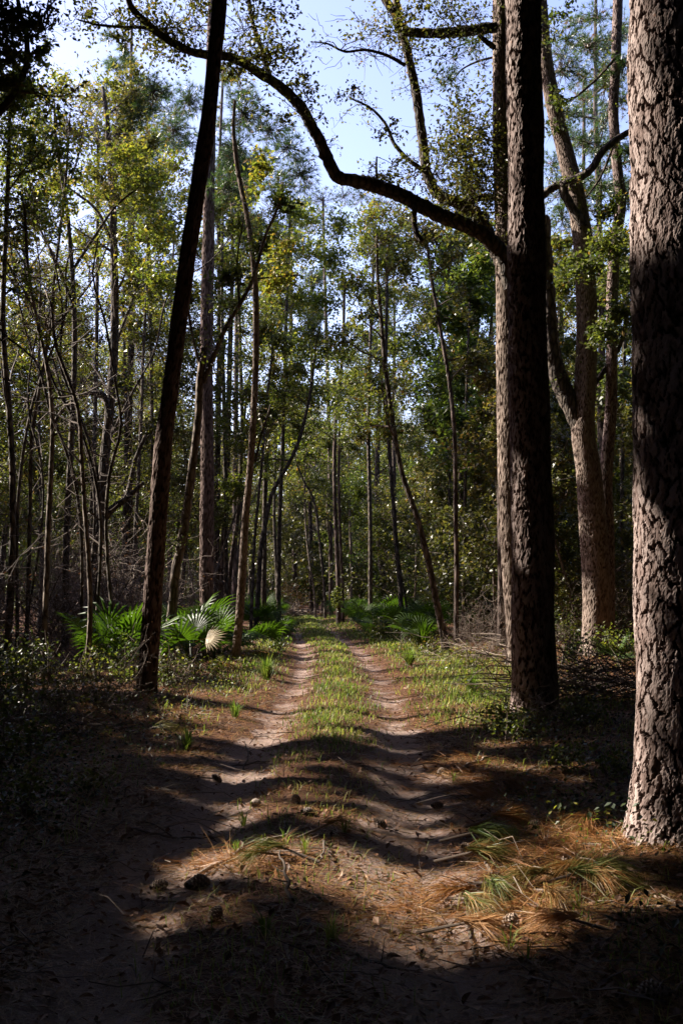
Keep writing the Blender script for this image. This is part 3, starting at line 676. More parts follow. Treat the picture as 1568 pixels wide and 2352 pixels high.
make_tree('pine_tree', 'huge pine with plated pinkish bark at the right edge, sunlit down its left side', [(1572, 1962), (1568, 1800), (1564, 1400), (1558, 900), (1551, 400), (1544, 0), (1541, -200)], dA, 200, 200, 'pine_bark', ext=2.5, tip=.8,
          hires=(210, 680, .044, .066, .19, 'plate'), flare=.40)
dB = gd(1655)
make_tree('pine_tree', 'thick dark pine right of the track with its foot in a twig pile', [(1229, 1662), (1226, 1500), (1220, 1200), (1213, 900), (1207, 500), (1200, 0), (1197, -200)], dB, 100, 78, 'pine_bark', ext=5, tip=.8,
          hires=(125, 560, .038, .07, .20, 'plate'), flare=.2)
L_ = dict(root=None)
make_tree('oak_tree', 'tall tree pressed behind the thick pine with a big bare limb arching over the track',
          [(1196, 1535), (1186, 1400), (1177, 1250), (1170, 1000), (1165, 700), (1160, 400), (1156, 100), (1153, -150)], 20.2, 57, 52, 'oak_bark', ext=4, hires=(90, 360, .025, .06, .16, 'block'), flare=.25,
          limbs=[([(1175, 660), (1150, 580), (1110, 540), (1000, 490), (900, 440), (830, 418), (775, 405), (752, 365), (735, 325), (715, 290), (690, 245), (650, 205), (600, 170), (530, 132), (450, 122), (400, 100), (340, 55), (305, 20), (285, -30)], 39, 12, 19.6, -.12),
                 ([(450, 122), (400, 105), (340, 66), (280, 62), (215, 55), (180, 45)], 12, 4, 17.7),
                 ([(620, 180), (600, 110), (580, 50), (570, -20)], 14, 8, 18.5, 0.1),
                 ([(955, 465), (950, 500), (958, 540), (968, 556)], 14, 12, 19.0),
                 ([(866, 420), (864, 390), (865, 360)], 7, 4, 19.3),
                 ([(1140, 62), (1080, 70), (1020, 76), (970, 76), (925, 68), (905, 30), (885, 0), (860, -40)], 26, 18, 19.9),
                 ([(1135, 110), (1110, 90), (1100, 80)], 14, 10, 19.7),
                 ([(1165, 640), (1130, 560), (1090, 490), (1050, 466), (1010, 450), (985, 410), (970, 320), (955, 215), (935, 120), (915, 40), (905, -40)], 34, 17, 20.7),
                 ([(1140, 455), (1110, 452), (1080, 462), (1060, 466)], 16, 20, 20.7),
                 ([(985, 400), (930, 360), (905, 330), (885, 285), (850, 248), (805, 226)], 12, 4, 20.4),
                 ([(1080, 470), (1072, 400), (1066, 330), (1060, 275)], 10, 5, 20.7),
                 ([(930, 150), (890, 128), (840, 115), (790, 118), (750, 100), (720, 96)], 9, 3, 20.2)],
          blobs=[(x, y, 20.4 + rng.normal() * .5, r_ * 1.5, int(n_ * 1.25), .074, dict(tint=tt - .08, mt=4, tspread=.24, root=rt, tw=.009, sphere=(1, 1, .9))) for x, y, r_, n_, tt, rt in
                 [(1000, 400, 70, 420, .5, (985, 420)), (1060, 340, 70, 420, .55, (1066, 330)), (1100, 420, 70, 420, .5, (1080, 440)), (1040, 270, 55, 150, .5, (1060, 280)), (1100, 300, 50, 170, .5, (1066, 330)),
                  (950, 400, 45, 110, .45, (930, 360)), (965, 300, 36, 90, .4, (970, 320)), (945, 220, 34, 80, .35, (955, 215)), (985, 200, 45, 50, .4, (955, 215)), (890, 80, 70, 220, .6, (925, 68)), (860, 130, 55, 140, .6, (840, 115)),
                  (1010, 40, 70, 110, .3, (1000, 76)), (1080, 30, 60, 90, .3, (1080, 70)), (960, 20, 60, 120, .5, (915, 40)), (850, 250, 35, 40, .4, (850, 248)), (800, 230, 30, 26, .4, (805, 226)), (930, 130, 45, 90, .55, (935, 120)),
                  (880, 405, 40, 90, .3, (866, 400)), (1060, 500, 60, 200, .6, (1060, 466)), (1000, 480, 45, 100, .6, (1010, 450)), (1110, 500, 40, 140, .55, (1090, 490)), (740, 60, 50, 34, .4, (720, 96)), (790, 130, 45, 40, .4, (790, 118)), (730, 130, 40, 26, .4, (750, 100)), (820, 40, 60, 60, .45, (885, 0)), (1010, 130, 60, 60, .45, (955, 215)), (1100, 180, 50, 50, .4, (1062, 275)), (780, 260, 40, 24, .4, (805, 226)), (1240, 60, 40, 60, .35, (1153, 60)), (890, 300, 26, 40, .4, (890, 300))]]
                + [(x, y, 18.1 + rng.normal() * .4, r_ * 1.45, int(n_ * .85), .072, dict(tint=tt - .08, mt=4, tspread=.24, root=rt, tw=.009, sphere=(1, 1, .9))) for x, y, r_, n_, tt, rt in
                   [(390, 60, 70, 380, .6, (400, 100)), (460, 60, 70, 380, .62, (450, 120)), (330, 40, 55, 200, .55, (340, 60)), (250, 40, 55, 200, .5, (280, 60)), (200, 40, 30, 80, .5, (215, 55)), (360, 110, 55, 160, .6, (400, 105)),
                    (560, 70, 70, 380, .6, (580, 60)), (600, 130, 60, 260, .5, (610, 150)), (540, 170, 50, 200, .6, (560, 150)), (640, 110, 45, 120, .45, (600, 100)), (620, 30, 50, 160, .5, (580, 30)), (690, 200, 40, 80, .35, (670, 220)),
                    (700, 160, 45, 60, .35, (680, 200)), (640, 260, 35, 60, .4, (690, 250)), (440, 20, 50, 200, .6, (430, 80)), (740, 250, 30, 30, .35, (700, 250)), (500, 100, 40, 160, .62, (500, 128)), (280, 100, 35, 50, .5, (280, 64))]])
dD = gd(1515)
make_tree('oak_tree', 'forked oak with pale sunlit bark between the two thick pines', [(1368, 1525), (1370, 1430), (1367, 1300), (1358, 1180), (1350, 1080), (1338, 990), (1342, 900), (1347, 780), (1342, 620), (1326, 470), (1300, 360), (1270, 240), (1252, 140), (1240, 0)], dD, 68, 30, 'oak_bark', ext=3,
          hires=(110, 430, .026, .05, .10, 'block'), flare=.45,
          limbs=[([(1343, 1000), (1318, 950), (1295, 900), (1276, 850), (1265, 790), (1258, 700), (1250, 600), (1245, 500)], 46, 36, dD, .02),
                 ([(1338, 520), (1300, 420), (1320, 412), (1350, 395), (1385, 345), (1440, 305), (1500, 280)], 22, 14, dD - .3), ([(1300, 420), (1270, 430), (1245, 450)], 20, 18, dD - .2),
                 ([(1345, 910), (1380, 860), (1420, 800), (1440, 720)], 14, 8, dD + .3)],
          blobs=[(x, y, dD + rng.normal() * 1., r_, n_, .10, dict(tint=tt, mt=1)) for x, y, r_, n_, tt in
                 [(1390, 560, 60, 320, .5), (1330, 620, 50, 240, .4), (1400, 640, 60, 300, .45), (1430, 720, 50, 240, .5), (1385, 760, 50, 200, .45), (1420, 900, 50, 240, .4),
                  (1270, 300, 45, 100, .4), (1290, 220, 40, 60, .4), (1250, 60, 50, 90, .35), (1300, 30, 45, 60, .35), (1400, 480, 45, 180, .55)]])
make_tree('pine_tree', 'slim pine with a sunlit kinked stem rising beside the forked oak', [(1394, 1500), (1396, 1350), (1394, 1200), (1390, 1120), (1393, 1050), (1402, 950), (1404, 800), (1406, 650), (1414, 540), (1424, 480), (1416, 380), (1408, 260), (1414, 120), (1418, 0), (1420, -120)], 24.2, 30, 21, 'pine_bark', ext=4,
          hires=(72, 520, .02, .05, .14, 'plate'), flare=.2,
          limbs=[([(1415, 130), (1360, 190), (1300, 235), (1262, 250)], 7, 4, 24), ([(1410, 330), (1370, 420), (1330, 470)], 7, 3, 24)],
          blobs=[(x, y, 25 + rng.normal(), r_, n_ * 18, 1.0, dict(tint=.55, mt=2, kind='pine', per=18, tw=.01)) for x, y, r_, n_ in
                 [(1290, 160, 60, 18), (1350, 110, 60, 20), (1390, 200, 50, 16), (1300, 260, 45, 10), (1350, 330, 50, 14), (1380, 430, 50, 14), (1310, 400, 45, 12), (1290, 500, 40, 12), (1340, 480, 40, 10), (1430, 150, 40, 14), (1440, 350, 40, 14), (1370, 40, 50, 12), (1300, 90, 40, 10), (1440, 450, 36, 12)]])
dF = gd(1615)
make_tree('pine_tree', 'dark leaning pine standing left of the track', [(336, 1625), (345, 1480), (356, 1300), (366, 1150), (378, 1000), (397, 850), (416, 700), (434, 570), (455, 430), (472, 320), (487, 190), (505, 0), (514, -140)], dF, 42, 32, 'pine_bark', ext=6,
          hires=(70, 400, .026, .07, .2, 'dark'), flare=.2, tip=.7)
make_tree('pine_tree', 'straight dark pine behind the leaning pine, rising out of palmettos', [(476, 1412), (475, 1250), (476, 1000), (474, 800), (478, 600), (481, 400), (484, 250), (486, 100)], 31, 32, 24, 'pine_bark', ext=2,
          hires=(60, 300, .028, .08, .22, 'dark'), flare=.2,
          blobs=[(x, y, 31 + rng.normal(), r_, n_ * 18, 1.2, dict(tint=.55, mt=2, kind='pine', per=18, tw=.012)) for x, y, r_, n_ in
                 [(560, 260, 60, 26), (620, 300, 60, 26), (540, 340, 50, 22), (600, 380, 50, 22), (660, 340, 50, 18), (430, 230, 50, 22), (350, 210, 50, 22), (400, 300, 50, 22), (560, 220, 40, 14), (690, 400, 45, 16), (320, 260, 45, 18), (520, 430, 50, 18), (640, 430, 45, 18)]])
make_tree('sapling', 'crooked pale sapling with a broken stub just right of the leaning pine', [(372, 1535), (388, 1460), (398, 1380), (405, 1300), (412, 1272), (424, 1210), (436, 1120), (446, 1040), (456, 960), (460, 860), (470, 800)], 20.5, 24, 16, 'pale_bark', flare=.15, sides=14,
          limbs=[([(466, 880), (490, 820), (520, 750), (550, 700), (575, 655), (590, 610), (610, 540), (640, 470), (650, 420)], 12, 5, 20.5), ([(462, 850), (440, 760), (430, 690)], 8, 5, 20.5), ([(411, 1275), (408, 1255)], 12, 11, 20.4), ([(550, 700), (545, 600), (560, 500)], 6, 3, 20.6)],
          blobs=[(x, y, 21 + rng.normal() * .6, r_, n_, .10, dict(tint=.4, mt=1)) for x, y, r_, n_ in [(520, 640, 45, 160), (600, 560, 45, 140), (540, 520, 45, 150), (640, 470, 40, 120), (430, 680, 35, 120), (500, 700, 35, 100)]])
make_tree('slender_tree', 'slender ridged tree with a sunlit left edge near the left rut', [(540, 1532), (548, 1440), (556, 1330), (563, 1200), (574, 1080), (582, 960), (588, 820), (587, 680), (580, 580), (566, 490), (548, 400), (540, 340)], 22.4, 19, 10, 'oak_bark', ext=1, hires=(64, 360, .013, .04, .16, 'block'), flare=.2,
          limbs=[([(588, 640), (640, 635), (690, 632)], 4, 3, 22.4), ([(586, 1060), (600, 1000), (622, 930)], 6, 4, 22.4)],
          blobs=[(x, y, 23 + rng.normal() * .8, r_, n_, .10, dict(tint=.55, mt=1)) for x, y, r_, n_ in [(560, 420, 60, 250), (620, 480, 60, 250), (600, 380, 50, 160), (660, 560, 55, 250), (640, 650, 50, 200), (530, 470, 40, 150)]], leafmat='yellow_leaf')
def trunk(label, L, d, w0, w1, bark='oak_bark', auto=(7, .5, 1.6, 1500, .10, (5, 60)), name='slender_tree', ext=2, leafmat='oak_leaf', **kw):
    return make_tree(name, label, L, d, w0, w1, bark, ext=ext, auto=auto, leafmat=leafmat, sides=9, flare=.25, **kw)
trunk('curving dark tree left of the track that bends right above shoulder height', [(587, 1456), (594, 1350), (600, 1250), (614, 1180), (626, 1130), (649, 1090), (680, 1030), (705, 940), (716, 880)], 38, 12, 7, auto=(9, .55, 2.2, 1700, .1, (10, 60)))
trunk('thin stem standing against the curving dark tree', [(576, 1458), (580, 1350), (584, 1250), (594, 1140), (604, 1040), (612, 920), (620, 860)], 37, 8, 5)
trunk('straight dark trunk behind the curving dark tree', [(606, 1420), (607, 1250), (612, 1050), (622, 900), (628, 780)], 47, 13, 9, name='tree', leafmat='olive_leaf')
trunk('straight brown pine left of the slender ridged tree', [(506, 1390), (512, 1280), (520, 1150), (523, 1050), (526, 900), (530, 750)], 44, 15, 11, 'pine_bark', name='pine_tree', ext=8, auto=(10, .8, 2.4, 300, 1, (-5, 40), 'pine'))
trunk('dark pine touching the slender ridged tree, leaning right', [(522, 1390), (530, 1300), (545, 1200), (552, 1100), (556, 980), (552, 800)], 46, 11, 8, name='pine_tree', bark='pine_bark', ext=6, auto=(8, .8, 2, 240, 1, (-5, 40), 'pine'))
trunk('pale brown pine between the slender ridged tree and the straight brown pine', [(539, 1390), (540, 1250), (541, 1050), (543, 850), (544, 700)], 54, 13, 10, 'pine_bark', name='pine_tree', ext=8, auto=(10, .8, 2.4, 300, 1, (-5, 40), 'pine'))
trunk('forked dark tree left of the track end', [(636, 1400), (637, 1330), (634, 1290), (630, 1200), (632, 1050)], 62, 10, 6, auto=(6, .5, 2, 1200, .12, (10, 60)))
trunk('tall straight pine behind the yellow bush at the track end', [(677, 1390), (677, 1300), (675, 1200), (672, 1090), (670, 900), (668, 700), (668, 560)], 78, 13, 8, 'pine_bark', name='pine_tree', ext=4, auto=(12, .75, 2.6, 360, 1, (-5, 40), 'pine'))
trunk('thin leaning stem at the right end of the brush heap', [(725, 1412), (720, 1350), (712, 1300), (703, 1220), (700, 1120), (706, 1000)], 63, 5, 3.5, bark='pale_bark')
trunk('sunlit brown trunk just right of the yellow bush', [(716, 1395), (714, 1300), (713, 1200), (711, 1100), (714, 950), (716, 800)], 72, 11, 7, 'pine_bark', name='pine_tree', ext=6, auto=(10, .75, 2.6, 300, 1, (-5, 40), 'pine'))
trunk('thin dark tree bowing left over the track end', [(747, 1412), (744, 1340), (738, 1280), (731, 1220), (723, 1160), (712, 1130), (695, 1100), (680, 1060)], 62, 7.5, 4)
trunk('pale curvy stem in the gap left of the vine wrapped trunk', [(762, 1400), (761, 1330), (759, 1260), (752, 1210), (751, 1150), (756, 1050)], 66, 5, 3, bark='pale_bark')
trunk('dark trunk wrapped in vine leaves near its foot by the palmetto bed', [(777, 1432), (777, 1350), (774, 1270), (770, 1180), (768, 1090), (772, 950), (786, 820), (790, 700)], 50, 11, 7, 'pine_bark', blobs=[(775, 1385, 49.6, 14, 160, .1, dict(tint=.6)), (774, 1360, 49.6, 12, 120, .1, dict(tint=.6))])
trunk('straight narrow trunk close to the vine wrapped trunk', [(787, 1425), (786, 1330), (781, 1230), (778, 1100), (780, 950)], 52, 8, 5.5, 'pine_bark')
trunk('pale straight stem above the left part of the palmetto bed', [(807, 1385), (806, 1280), (803, 1180), (800, 1080), (803, 930)], 68, 7, 5, bark='pale_bark')
trunk('dark leaning tree right of the track whose foot stands in grass', [(1026, 1496), (1016, 1450), (1005, 1398), (990, 1321), (972, 1245), (959, 1193), (941, 1142), (922, 1085), (906, 1000), (892, 900), (882, 820), (876, 740), (870, 680)], 25.8, 17, 9, auto=(9, .5, 1.8, 1700, .09, (5, 60)), ext=1.5)
trunk('dark upright trunk beside the palmetto bed', [(924, 1460), (921, 1400), (918, 1330), (910, 1257), (904, 1168), (898, 1091), (890, 980), (886, 850), (888, 700)], 37, 12, 8, ext=3)
trunk('short dark stem leaning against the dark upright trunk', [(938, 1425), (930, 1370), (920, 1320), (915, 1270)], 40, 6, 4, auto=None, ext=.5)
trunk('broad dark trunk behind the palmetto bed', [(888, 1395), (884, 1350), (877, 1310), (870, 1250), (866, 1150), (868, 1000), (875, 860)], 56, 16, 10, name='tree', auto=(8, .45, 2.6, 2000, .12, (5, 60)))
trunk('small trunk lit low on its left side behind the palmettos', [(940, 1390), (940, 1340), (938, 1280), (936, 1200)], 60, 10, 7, auto=(5, .5, 1.6, 900, .12, (5, 60)))
trunk('slim straight trunk with a pale foot standing in the dry brush', [(1047, 1486), (1047, 1400), (1048, 1300), (1046, 1200), (1045, 1091), (1043, 1000), (1032, 880), (1015, 780), (1001, 700), (990, 640)], 29, 12, 8, 'pine_bark', ext=1.5, leafmat='olive_leaf', auto=(8, .62, 1.7, 1300, .09, (0, 60)))
trunk('snaking dark stem just right of the slim straight trunk', [(1060, 1432), (1059, 1350), (1056, 1260), (1050, 1205), (1038, 1175), (1030, 1140), (1034, 1110), (1027, 1070), (1024, 1000)], 40, 9, 5)
trunk('very thin pale stem in front of bright leaves', [(1020, 1380), (1022, 1290), (1023, 1200), (1027, 1110), (1030, 1020)], 58, 4.5, 3, bark='pale_bark', auto=(5, .6, 1.2, 500, .1, (5, 60)))
make_tree('oak_tree', 'massive black oak trunk with forked limbs behind the tall limbed tree', [(1122, 1400), (1120, 1320), (1114, 1220), (1104, 1150), (1095, 1080), (1091, 980), (1090, 860), (1092, 740)], 41, 34, 17, 'oak_bark', ext=2, sides=12, flare=.35,
          limbs=[([(1112, 1200), (1135, 1120), (1150, 1060)], 18, 12, 41.3), ([(1096, 1090), (1060, 1030), (1020, 1000), (980, 990)], 11, 5, 40.6), ([(1092, 930), (1050, 850), (1020, 790), (1000, 740)], 10, 5, 40.5), ([(1091, 860), (1120, 790), (1130, 700)], 9, 5, 41)],
          auto=(8, .5, 3., 3200, .13, (5, 60)), blobs=[(x, y, 38 + rng.normal(), r_, n_, .15, dict(tint=.5, mt=1)) for x, y, r_, n_ in [(1000, 870, 50, 260), (1070, 780, 60, 330), (1030, 690, 60, 330), (1110, 650, 50, 280), (1080, 900, 50, 260), (960, 790, 50, 200), (1100, 560, 50, 260), (1000, 960, 50, 240), (1060, 1050, 50, 260)]], leafmat='bright_leaf')
trunk('dark trunk in the shade between the thick pine and the forked oak', [(1285, 1425), (1286, 1300), (1290, 1150), (1294, 1000), (1290, 850), (1285, 700)], 38, 20, 13, name='tree', auto=(8, .5, 2.4, 2200, .11, (5, 60)))
trunk('thin trunk half hidden right of the forked oak', [(1432, 1450), (1430, 1300), (1425, 1100), (1430, 900), (1440, 700)], 36, 9, 6)
# left side
rng = np.random.default_rng(78)
trunk('dark sapling close to the left edge of the palmettos', [(192, 1575), (203, 1500), (208, 1400), (205, 1300), (196, 1180), (188, 1050), (180, 940), (158, 870), (130, 800), (120, 720)], 17.2, 13, 7, name='sapling', bark='pale_bark', ext=.5, auto=(9, .5, 1.2, 500, .075, (0, 60)), leafmat='yellow_leaf')
trunk('straight grey sapling with shrivelled leaves near the left border', [(100, 1565), (104, 1450), (108, 1320), (112, 1200), (118, 1080), (121, 960), (112, 860), (92, 760), (70, 660), (60, 520)], 17.8, 15, 7, name='sapling', bark='pale_bark', ext=.5, auto=(10, .5, 1.4, 600, .075, (0, 60)), leafmat='olive_leaf')
make_tree('oak_tree', 'dark forked tree with crooked limbs behind the left saplings', [(212, 1400), (220, 1300), (232, 1180), (242, 1050), (254, 930), (262, 820), (264, 700), (262, 560), (258, 440), (250, 350)], 29, 28, 15, 'oak_bark', ext=2,
          limbs=[([(228, 1210), (262, 1165), (290, 1145), (300, 1110), (310, 1060), (335, 1000)], 18, 8, 29), ([(252, 960), (235, 905), (200, 905), (160, 930), (135, 955), (120, 1000)], 13, 7, 28.6), ([(290, 1145), (318, 1120), (330, 1108)], 12, 8, 28.8), ([(262, 800), (300, 700), (330, 600)], 8, 4, 29.4), ([(258, 560), (220, 480), (170, 440), (110, 400)], 9, 4, 29)],
          auto=(10, .4, 2.6, 3000, .11, (5, 60)), leafmat='olive_leaf', flare=.3)
trunk('dark tree at the left border with forked upper stems', [(18, 1470), (26, 1350), (30, 1200), (28, 1050), (18, 900), (8, 760), (10, 620), (16, 500), (20, 380)], 22, 17, 10, name='tree', auto=(12, .4, 2., 2600, .095, (5, 60)), leafmat='yellow_leaf')
trunk('thin tree whose forked stems fan out over the left saplings', [(60, 1500), (66, 1350), (70, 1150), (75, 1000), (95, 870), (115, 760), (125, 640), (140, 520), (150, 430)], 24, 10, 6, name='tree', auto=(12, .4, 1.9, 2400, .095, (5, 60)), leafmat='yellow_leaf',
      limbs=[([(95, 870), (60, 760), (35, 640), (20, 520)], 6, 3, 24), ([(115, 760), (170, 700), (215, 640), (250, 560)], 6, 3, 24)])
trunk('slender far pine seen high between the left saplings and leaning pine', [(303, 1400), (302, 1200), (300, 1000), (299, 800), (298, 600), (297, 450)], 46, 9, 7, 'pine_bark', name='pine_tree', ext=3, auto=(12, .8, 2.2, 300, 1, (-5, 40), 'pine'))
trunk('leafy tree with pale green crown left of the leaning pine', [(312, 1420), (310, 1250), (318, 1100), (325, 950), (330, 800), (338, 650), (340, 520)], 34, 9, 6, name='tree', auto=(12, .35, 2.2, 3600, .105, (5, 60)), leafmat='yellow_leaf')
for k in range(9):
    px, d = rng.uniform(-20, 330), rng.uniform(18, 31); L = [(px, 1176 + FPX * (CAM_H / d / 1.0 - math.tan(PITCH)) * 1.0 + 10)]; sl = rng.normal() * 26
    y0 = L[0][1]
    for j in range(1, 7): L.append((L[-1][0] + sl + rng.normal() * 13, y0 - j * rng.uniform(95, 120))); sl += rng.normal() * 14
    trunk('crooked sapling', L, d, rng.uniform(6, 11) * 20 / d, 3.5 * 20 / d, bark='oak_bark', name='crooked_sapling', ext=.6, auto=(9, .25, 1.5, 0, .1, (-15, 60)), group='crooked saplings of the left thicket')
name_by_gap([o for o in col.objects if o.parent is None and o.get('group') == 'crooked saplings of the left thicket'], 'bare crooked thin sapling', 'crooked saplings of the left thicket')
# big left crown masses seen against the sky
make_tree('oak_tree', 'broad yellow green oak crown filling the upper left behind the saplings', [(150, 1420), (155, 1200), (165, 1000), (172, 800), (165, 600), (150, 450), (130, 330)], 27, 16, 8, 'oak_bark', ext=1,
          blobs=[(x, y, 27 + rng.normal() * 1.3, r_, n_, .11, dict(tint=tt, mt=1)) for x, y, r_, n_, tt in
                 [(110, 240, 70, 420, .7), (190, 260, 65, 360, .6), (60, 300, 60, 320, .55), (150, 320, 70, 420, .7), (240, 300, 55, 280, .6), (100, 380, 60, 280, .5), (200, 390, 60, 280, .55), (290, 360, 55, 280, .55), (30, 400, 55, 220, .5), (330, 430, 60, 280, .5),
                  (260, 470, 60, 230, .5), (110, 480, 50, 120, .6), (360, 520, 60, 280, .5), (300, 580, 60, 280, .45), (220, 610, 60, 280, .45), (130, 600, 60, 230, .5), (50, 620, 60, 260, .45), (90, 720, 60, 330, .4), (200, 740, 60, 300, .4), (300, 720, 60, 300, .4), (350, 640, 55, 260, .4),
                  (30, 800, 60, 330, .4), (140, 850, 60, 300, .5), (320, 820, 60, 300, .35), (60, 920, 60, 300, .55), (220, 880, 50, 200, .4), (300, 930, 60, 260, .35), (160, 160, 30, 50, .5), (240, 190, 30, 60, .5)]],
          limbs=[([(168, 700), (130, 600), (90, 520), (60, 430)], 8, 4, 27), ([(168, 620), (220, 540), (270, 470), (320, 430)], 8, 4, 27), ([(150, 450), (180, 360), (200, 280)], 6, 3, 27)], leafmat='yellow_leaf')
make_tree('oak_tree', 'near oak outside the left border whose dark leafy branch hangs into the upper left corner', [(-360, 2000), (-350, 1500), (-330, 900), (-300, 400), (-280, 0), (-270, -200)], 10.2, 60, 46, 'oak_bark', ext=2,
          limbs=[([(-295, 420), (-150, 400), (-60, 330), (0, 255), (40, 205), (60, 150), (62, 90), (48, 30), (30, -60)], 22, 9, 10.2), ([(40, 205), (62, 212), (95, 215), (120, 235)], 7, 3, 10.2), ([(60, 150), (20, 90), (-10, 40)], 8, 4, 10.2), ([(62, 90), (90, 50), (120, 60)], 5, 3, 10.2)],
          blobs=[(x, y, 10.2 + rng.normal() * .3, r_ * 1.1, n_, .055, dict(tint=.25, mt=1, w=.26, root=rt)) for x, y, r_, n_, rt in [(20, 60, 60, 260, (48, 60)), (80, 60, 38, 90, (62, 90)), (20, 130, 50, 170, (40, 120)), (90, 110, 30, 50, (70, 110)), (10, 190, 40, 80, (40, 200)), (115, 100, 22, 26, (80, 100)), (-10, 20, 60, 200, (20, 60))]])
make_tree('pine_tree', 'pine behind the tall limbed tree with long needle sprays against blue sky', [(1150, 1440), (1150, 1000), (1148, 500), (1146, 100), (1145, -100)], 27, 18, 15, 'pine_bark', ext=3,
          limbs=[([(1140, 130), (1100, 140), (1060, 160), (1035, 190)], 6, 3, 25), ([(1140, 60), (1090, 90), (1040, 110)], 5, 3, 25), ([(1146, 330), (1110, 320), (1080, 340)], 5, 3, 26)],
          blobs=[(x, y, 25 + rng.normal() * .5, r_, n_ * 18, 1.05, dict(tint=.5, mt=2, kind='pine', per=18, tw=.008)) for x, y, r_, n_ in [(1040, 130, 45, 12), (1085, 110, 45, 12), (1030, 180, 36, 8), (1110, 150, 30, 8), (1090, 40, 40, 8), (1105, 380, 30, 8)]])
# mid canopy masses in the middle distance
rng = np.random.default_rng(77)
def canopy(label, L, d, w0, w1, bl, leafmat, name='tree', bark='oak_bark', kind='leaf', size=.14, ext=1):
    make_tree(name, label, L, d, w0, w1, bark, ext=ext, leafmat=leafmat, auto=(8, .45, 2., 500, size, (5, 60)) if kind == 'leaf' else None,
              blobs=[(x, y, d + rng.normal() * 1.2, r_, n_ * (18 if kind == 'pine' else 1), size if kind == 'leaf' else 1.35, dict(tint=tt, mt=1 if kind == 'leaf' else 2, kind=kind, per=18 if kind == 'pine' else 25, tw=.012)) for x, y, r_, n_, tt in bl])
canopy('dense oak crown high behind the broad yellow green crown', [(215, 1400), (216, 1100), (222, 800), (225, 500), (226, 330)], 36, 12, 7,
       [(60, 210, 55, 300, .5), (130, 200, 50, 300, .55), (210, 230, 55, 330, .6), (290, 240, 50, 300, .6), (100, 300, 60, 330, .45), (180, 310, 60, 330, .5), (260, 330, 60, 330, .55), (340, 320, 50, 300, .55), (40, 380, 60, 300, .4), (140, 420, 60, 300, .45), (250, 430, 60, 330, .5), (340, 420, 55, 300, .5), (400, 380, 50, 260, .55), (290, 540, 60, 300, .45), (200, 560, 50, 240, .45), (380, 520, 55, 300, .5), (330, 640, 60, 300, .4), (250, 700, 60, 300, .4), (120, 660, 55, 240, .4), (400, 640, 50, 260, .4), (90, 780, 60, 300, .35), (190, 820, 60, 300, .35), (290, 840, 60, 300, .35), (20, 900, 60, 300, .35)], 'yellow_leaf', size=.12)
canopy('bushy small leaved oak filling the wood between dark sapling and leaning pine', [(285, 1400), (286, 1250), (290, 1050), (288, 850), (284, 700)], 38, 10, 6,
       [(x, y, 55, 260, .4 + .15 * ((x * 7 + y) % 3) / 2) for x in (200, 270, 340, 410) for y in (680, 780, 880, 990, 1100, 1200)] + [(460, 760, 45, 200, .45), (470, 900, 45, 200, .4), (460, 1050, 45, 200, .4), (480, 1180, 45, 200, .4)], 'olive_leaf', size=.12)
canopy('bushy dark oak filling the wood behind the left border saplings', [(95, 1400), (96, 1250), (92, 1050), (90, 850), (92, 700)], 36, 10, 6,
       [(x, y, 55, 260, .35 + .2 * ((x * 5 + y) % 3) / 2) for x in (0, 60, 130) for y in (640, 740, 850, 960, 1070, 1180)], 'oak_leaf', size=.12)
canopy('oak crown of small leaves filling the gap right of the leaning pine', [(520, 1400), (518, 1100), (512, 800), (510, 600), (512, 480)], 40, 11, 6,
       [(500, 480, 50, 300, .5), (560, 520, 50, 300, .55), (440, 560, 50, 260, .5), (520, 600, 55, 330, .5), (590, 620, 50, 300, .55), (450, 680, 50, 260, .45), (540, 700, 55, 330, .45), (610, 720, 50, 260, .45), (500, 800, 55, 300, .4), (580, 830, 55, 300, .4), (430, 820, 50, 260, .4), (540, 920, 55, 300, .4), (460, 940, 50, 260, .35), (600, 960, 50, 260, .4), (420, 460, 45, 220, .55)], 'oak_leaf', size=.12)
canopy('pine crown of soft tufts rising at the left of the leaning pine top', [(352, 1400), (350, 1000), (345, 700), (340, 450), (338, 300)], 42, 10, 6,
       [(330, 200, 40, 20, .6), (300, 230, 40, 18, .55), (370, 220, 40, 20, .6), (340, 270, 45, 22, .55), (400, 260, 40, 18, .55), (280, 290, 40, 16, .5), (380, 320, 45, 18, .5), (430, 330, 40, 18, .5), (330, 350, 40, 14, .5)], 'needle', name='pine_tree', bark='pine_bark', kind='pine')
canopy('light green oak left of the open sky above the track', [(640, 1400), (642, 1200), (650, 1000), (655, 800), (660, 650), (665, 520)], 44, 11, 6,
       [(650, 560, 60, 420, .6), (700, 500, 50, 320, .55), (620, 640, 60, 420, .6), (720, 580, 55, 420, .5), (690, 680, 60, 420, .55), (620, 760, 60, 420, .55), (740, 690, 50, 330, .4), (690, 800, 60, 420, .5), (640, 900, 60, 380, .5), (720, 900, 60, 380, .45), (760, 600, 45, 300, .4), (780, 520, 45, 240, .45), (680, 1010, 60, 330, .5), (600, 560, 45, 260, .6)], 'yellow_leaf')
canopy('bushy oak below the arching limb in the centre of the view', [(850, 1400), (850, 1200), (846, 1000), (850, 800), (856, 650), (860, 540)], 48, 10, 6,
       [(860, 490, 45, 300, .65), (920, 510, 50, 330, .65), (830, 560, 50, 330, .45), (890, 590, 50, 360, .6), (950, 580, 45, 300, .6), (820, 660, 50, 360, .35), (880, 700, 55, 380, .4), (940, 680, 50, 330, .5), (840, 770, 55, 380, .35), (910, 800, 55, 380, .4), (960, 760, 45, 300, .45), (850, 880, 60, 380, .4), (930, 900, 55, 360, .5), (800, 950, 60, 360, .35), (880, 990, 60, 360, .5), (960, 1010, 50, 330, .5), (780, 820, 55, 360, .4), (770, 900, 50, 300, .4)], 'oak_leaf')
